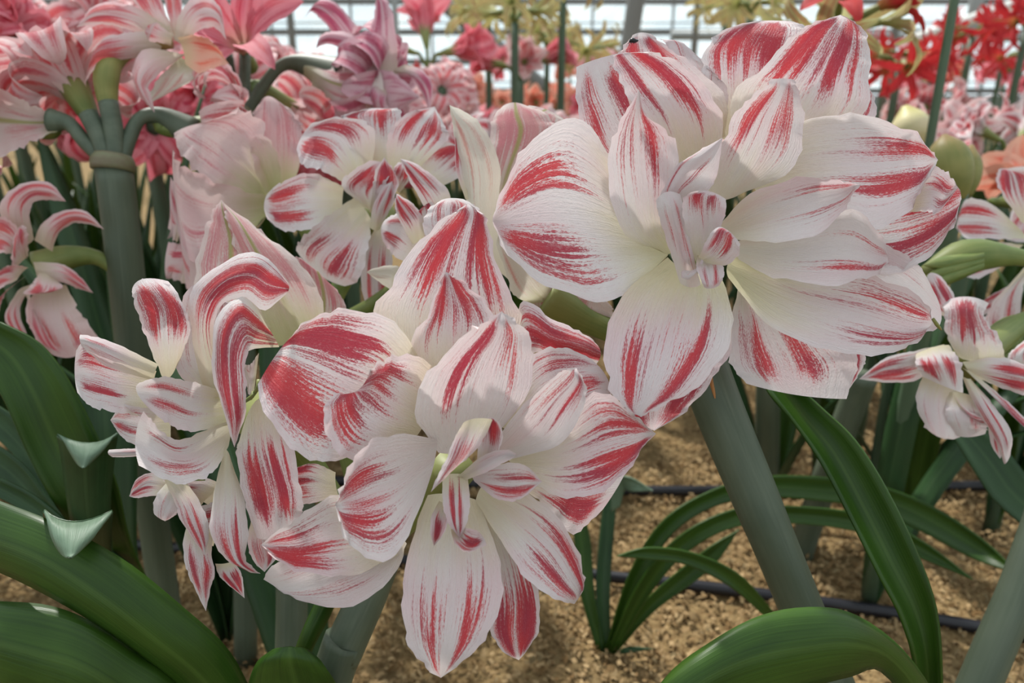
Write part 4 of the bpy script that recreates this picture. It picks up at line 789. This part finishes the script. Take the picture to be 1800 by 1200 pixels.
bgplant(gp(1745, .86), .44, [(3.3, .3, 'trumpet', 'petal_cream', .7), (4.9, .2, 'double', 'petal', .9)], 'small white amaryllis below the olive buds', nl=4)
for px, y, H in ((1560, 1.45, .46), (1690, 1.5, .46), (1790, 1.35, .46), (1480, 1.35, .44), (1400, 1.5, .44), (1250, 1.4, .44), (1120, 1.5, .45), (1000, 1.4, .44), (880, 1.35, .44), (1330, 1.9, .46), (1160, 1.95, .46), (1620, 1.95, .48), (1860, 1.7, .5), (760, 1.3, .44)):
    mt_ = random.choice(('petal', 'petal_pink'))
    bgplant(gp(px, y), H, fan(3, 'double', mt_, .85), ('white and red' if mt_ == 'petal' else 'pink')+' double amaryllis in the '+ROWN(y)+' beyond the far drip hose', 'striped double amaryllis rows', nl=6, joined=y > 1.42)
for px, y in ((700, 4.2), (900, 4.6), (1050, 4.1), (1250, 4.4), (1450, 4.2), (1600, 4.6), (1750, 4.2), (500, 4.4), (300, 4.2), (100, 4.5), (800, 5.6), (1000, 5.9), (1180, 5.5), (1400, 5.8), (1650, 5.6), (560, 5.8), (1540, 5.0), (1800, 5.2)):
    mt_ = random.choice(('petal_rose', 'petal_red', 'petal_pink', 'petal_coral')); ty_ = random.choice(('trumpet', 'curly', 'double'))
    bgplant(gp(px, y), random.uniform(.52, .68), fan(4, ty_, mt_, 1.2), 'distant '+mt_[6:]+' amaryllis with '+ty_+' blooms near the glass wall', 'distant amaryllis near the glass wall', nl=4, joined=True)

for px, y in ((20, 1.12), (130, 1.1), (250, 1.2), (360, 1.12), (480, 1.15), (-40, 1.3), (90, 1.4), (330, 1.42), (560, 1.35), (200, 1.45)):
    c_ = gp(px, y); r = root('leaf_clump', c_, 'upright dark leaf clump among the stems of the curly pink amaryllis', 'plant', 'leaf clumps among the curly amaryllis')
    for k in range(7): strap(r, c_, k*.9+random.uniform(-.3, .3), random.uniform(.32, .46), .034, random.uniform(1.45, 1.55), random.uniform(1.1, 1.4), 'leaf_blue' if k % 4 else 'leaf')

for px, y, H in ((1960, 1.0, .46), (2120, 1.15, .47), (2280, 1.05, .46), (1960, 1.5, .5), (2130, 1.6, .5), (2300, 1.5, .48), (2000, 2.2, .6), (2200, 2.3, .6), (2400, 1.9, .5), (2050, 3.0, .62), (2300, 3.1, .62), (2450, 2.6, .6)):
    bgplant(gp(px, y), H, fan(3, 'double', 'petal' if y < 2 else 'petal_red', .85), ('white and red' if y < 2 else 'red')+' double amaryllis beside the coral one at the bed edge', 'double amaryllis past the coral one', nl=6, joined=True)
for px, y, H in ((-200, 1.0, .55), (-350, 1.2, .55), (-180, 1.6, .58), (-380, 1.7, .58), (-250, 2.3, .6), (-450, 2.4, .6), (-150, 3.0, .62), (-350, 3.2, .62)):
    bgplant(gp(px, y), H, fan(5, 'curly', 'petal_pink', .95), 'outermost curly pink amaryllis past the tall stem', 'outermost curly amaryllis', nl=6, joined=True)
# ------------------------------------------------------------------ settle the rows: each plant shifted (x, y) and turned, single leaves turned and bent, so that neighbours clear each other
SETTLE = {'amaryllis_plant.006': (-0.005, 0.025, 0.0), 'amaryllis_plant.007': (-0.065, -0.026, 2.626), 'amaryllis_plant.008': (-0.02, -0.023, 0.305), 'amaryllis_plant.009': (0.03,
-0.005, -0.233), 'amaryllis_plant.010': (-0.031, -0.025, -0.076), 'amaryllis_plant.011': (0.0, 0.0, -1.598), 'amaryllis_plant.013': (0.0, 0.0, -0.056),
'amaryllis_plant.015': (-0.011, 0.028, -1.522), 'amaryllis_plant.016': (0.0, 0.0, 1.926), 'amaryllis_plant.017': (0.069, -0.011, -1.683), 'amaryllis_plant.029': (-0.025,
0.016, 0.0), 'amaryllis_plant.030': (0.0, 0.0, 0.423), 'amaryllis_plant.032': (0.0, 0.0, -1.413), 'amaryllis_plant.037': (0.023, 0.078, 4.233), 'amaryllis_plant.038':
(0.0, 0.0, -1.964), 'amaryllis_plant.042': (0.001, 0.03, 0.528), 'amaryllis_plant.043': (0.0, 0.0, 1.285), 'amaryllis_plant.046': (0.049, 0.05, -2.611),
'amaryllis_plant.047': (-0.024, -0.018, 2.193), 'amaryllis_plant.055': (-0.059, 0.038, -2.95), 'amaryllis_plant.056': (0.045, -0.054, 0.537), 'amaryllis_plant.058':
(-0.03, -0.0, 0.594), 'amaryllis_plant.059': (0.0, 0.0, 1.109), 'amaryllis_plant.060': (0.0, 0.0, -2.53), 'amaryllis_plant.061': (0.067, -0.1, 2.089),
'amaryllis_plant.062': (0.0, 0.0, 1.991), 'amaryllis_plant.063': (0.007, -0.029, -0.232), 'amaryllis_plant.064': (0.0, 0.0, -3.27), 'amaryllis_plant.066': (-0.022, 0.118,
0.179), 'amaryllis_plant.071': (0.124, -0.068, 2.124), 'amaryllis_plant.090': (0.018, -0.024, -0.691), 'amaryllis_plant.091': (0.0, 0.0, -2.397), 'amaryllis_plant.092':
(-0.02, -0.067, 0.56), 'amaryllis_plant.102': (-0.093, -0.076, -1.605), 'leaf_clump.002': (0.0, 0.0, 0.091), 'leaf_clump.003': (0.0, 0.0, 2.268), 'leaf_clump.006':
(0.015, 0.026, 0.869)}
BEND = {'leaf.004': (-0.25, -0.12), 'leaf.019': (-0.66, -0.05), 'leaf.020': (-0.25, -0.12), 'leaf.021': (-0.87, -0.08), 'leaf.022': (0.6, -0.11), 'leaf.023': (-0.51, -0.05),
'leaf.025': (0.28, 0.06), 'leaf.026': (0.32, -0.07), 'leaf.029': (0.85, -0.12), 'leaf.038': (0.01, 0.06), 'leaf.043': (-0.74, 0.17), 'leaf.049': (-0.79, 0.11),
'leaf.050': (0.02, 0.29), 'leaf.067': (-0.62, 0.25), 'leaf.074': (-0.43, 0.3), 'leaf.088': (0.74, 0.09), 'leaf.089': (-0.1, 0.07), 'leaf.091': (-0.35, 0.05), 'leaf.210':
(0.21, 0.28), 'leaf.270': (0.17, 0.18), 'leaf.294': (-0.89, 0.29), 'leaf.301': (0.28, 0.15), 'leaf.314': (0.21, -0.01), 'leaf.353': (0.57, -0.01), 'leaf.381': (-0.13,
0.22), 'leaf.384': (-0.57, -0.0), 'leaf.538': (-0.55, 0.29), 'leaf.539': (0.74, 0.18), 'leaf.555': (-0.59, 0.08)}
for k, (dx, dy, t) in SETTLE.items():
    o = bpy.data.objects[k]; o.location.x += dx; o.location.y += dy; o.rotation_euler.z = t
for k, (t, up) in BEND.items():
    bs, hd = LEAVES[k]
    bpy.data.objects[k].matrix_basis = Matrix.Translation(bs) @ Matrix.Rotation(t, 4, 'Z') @ Matrix.Rotation(-up, 4, Vector((-math.sin(hd), math.cos(hd), 0))) @ Matrix.Translation(-bs)
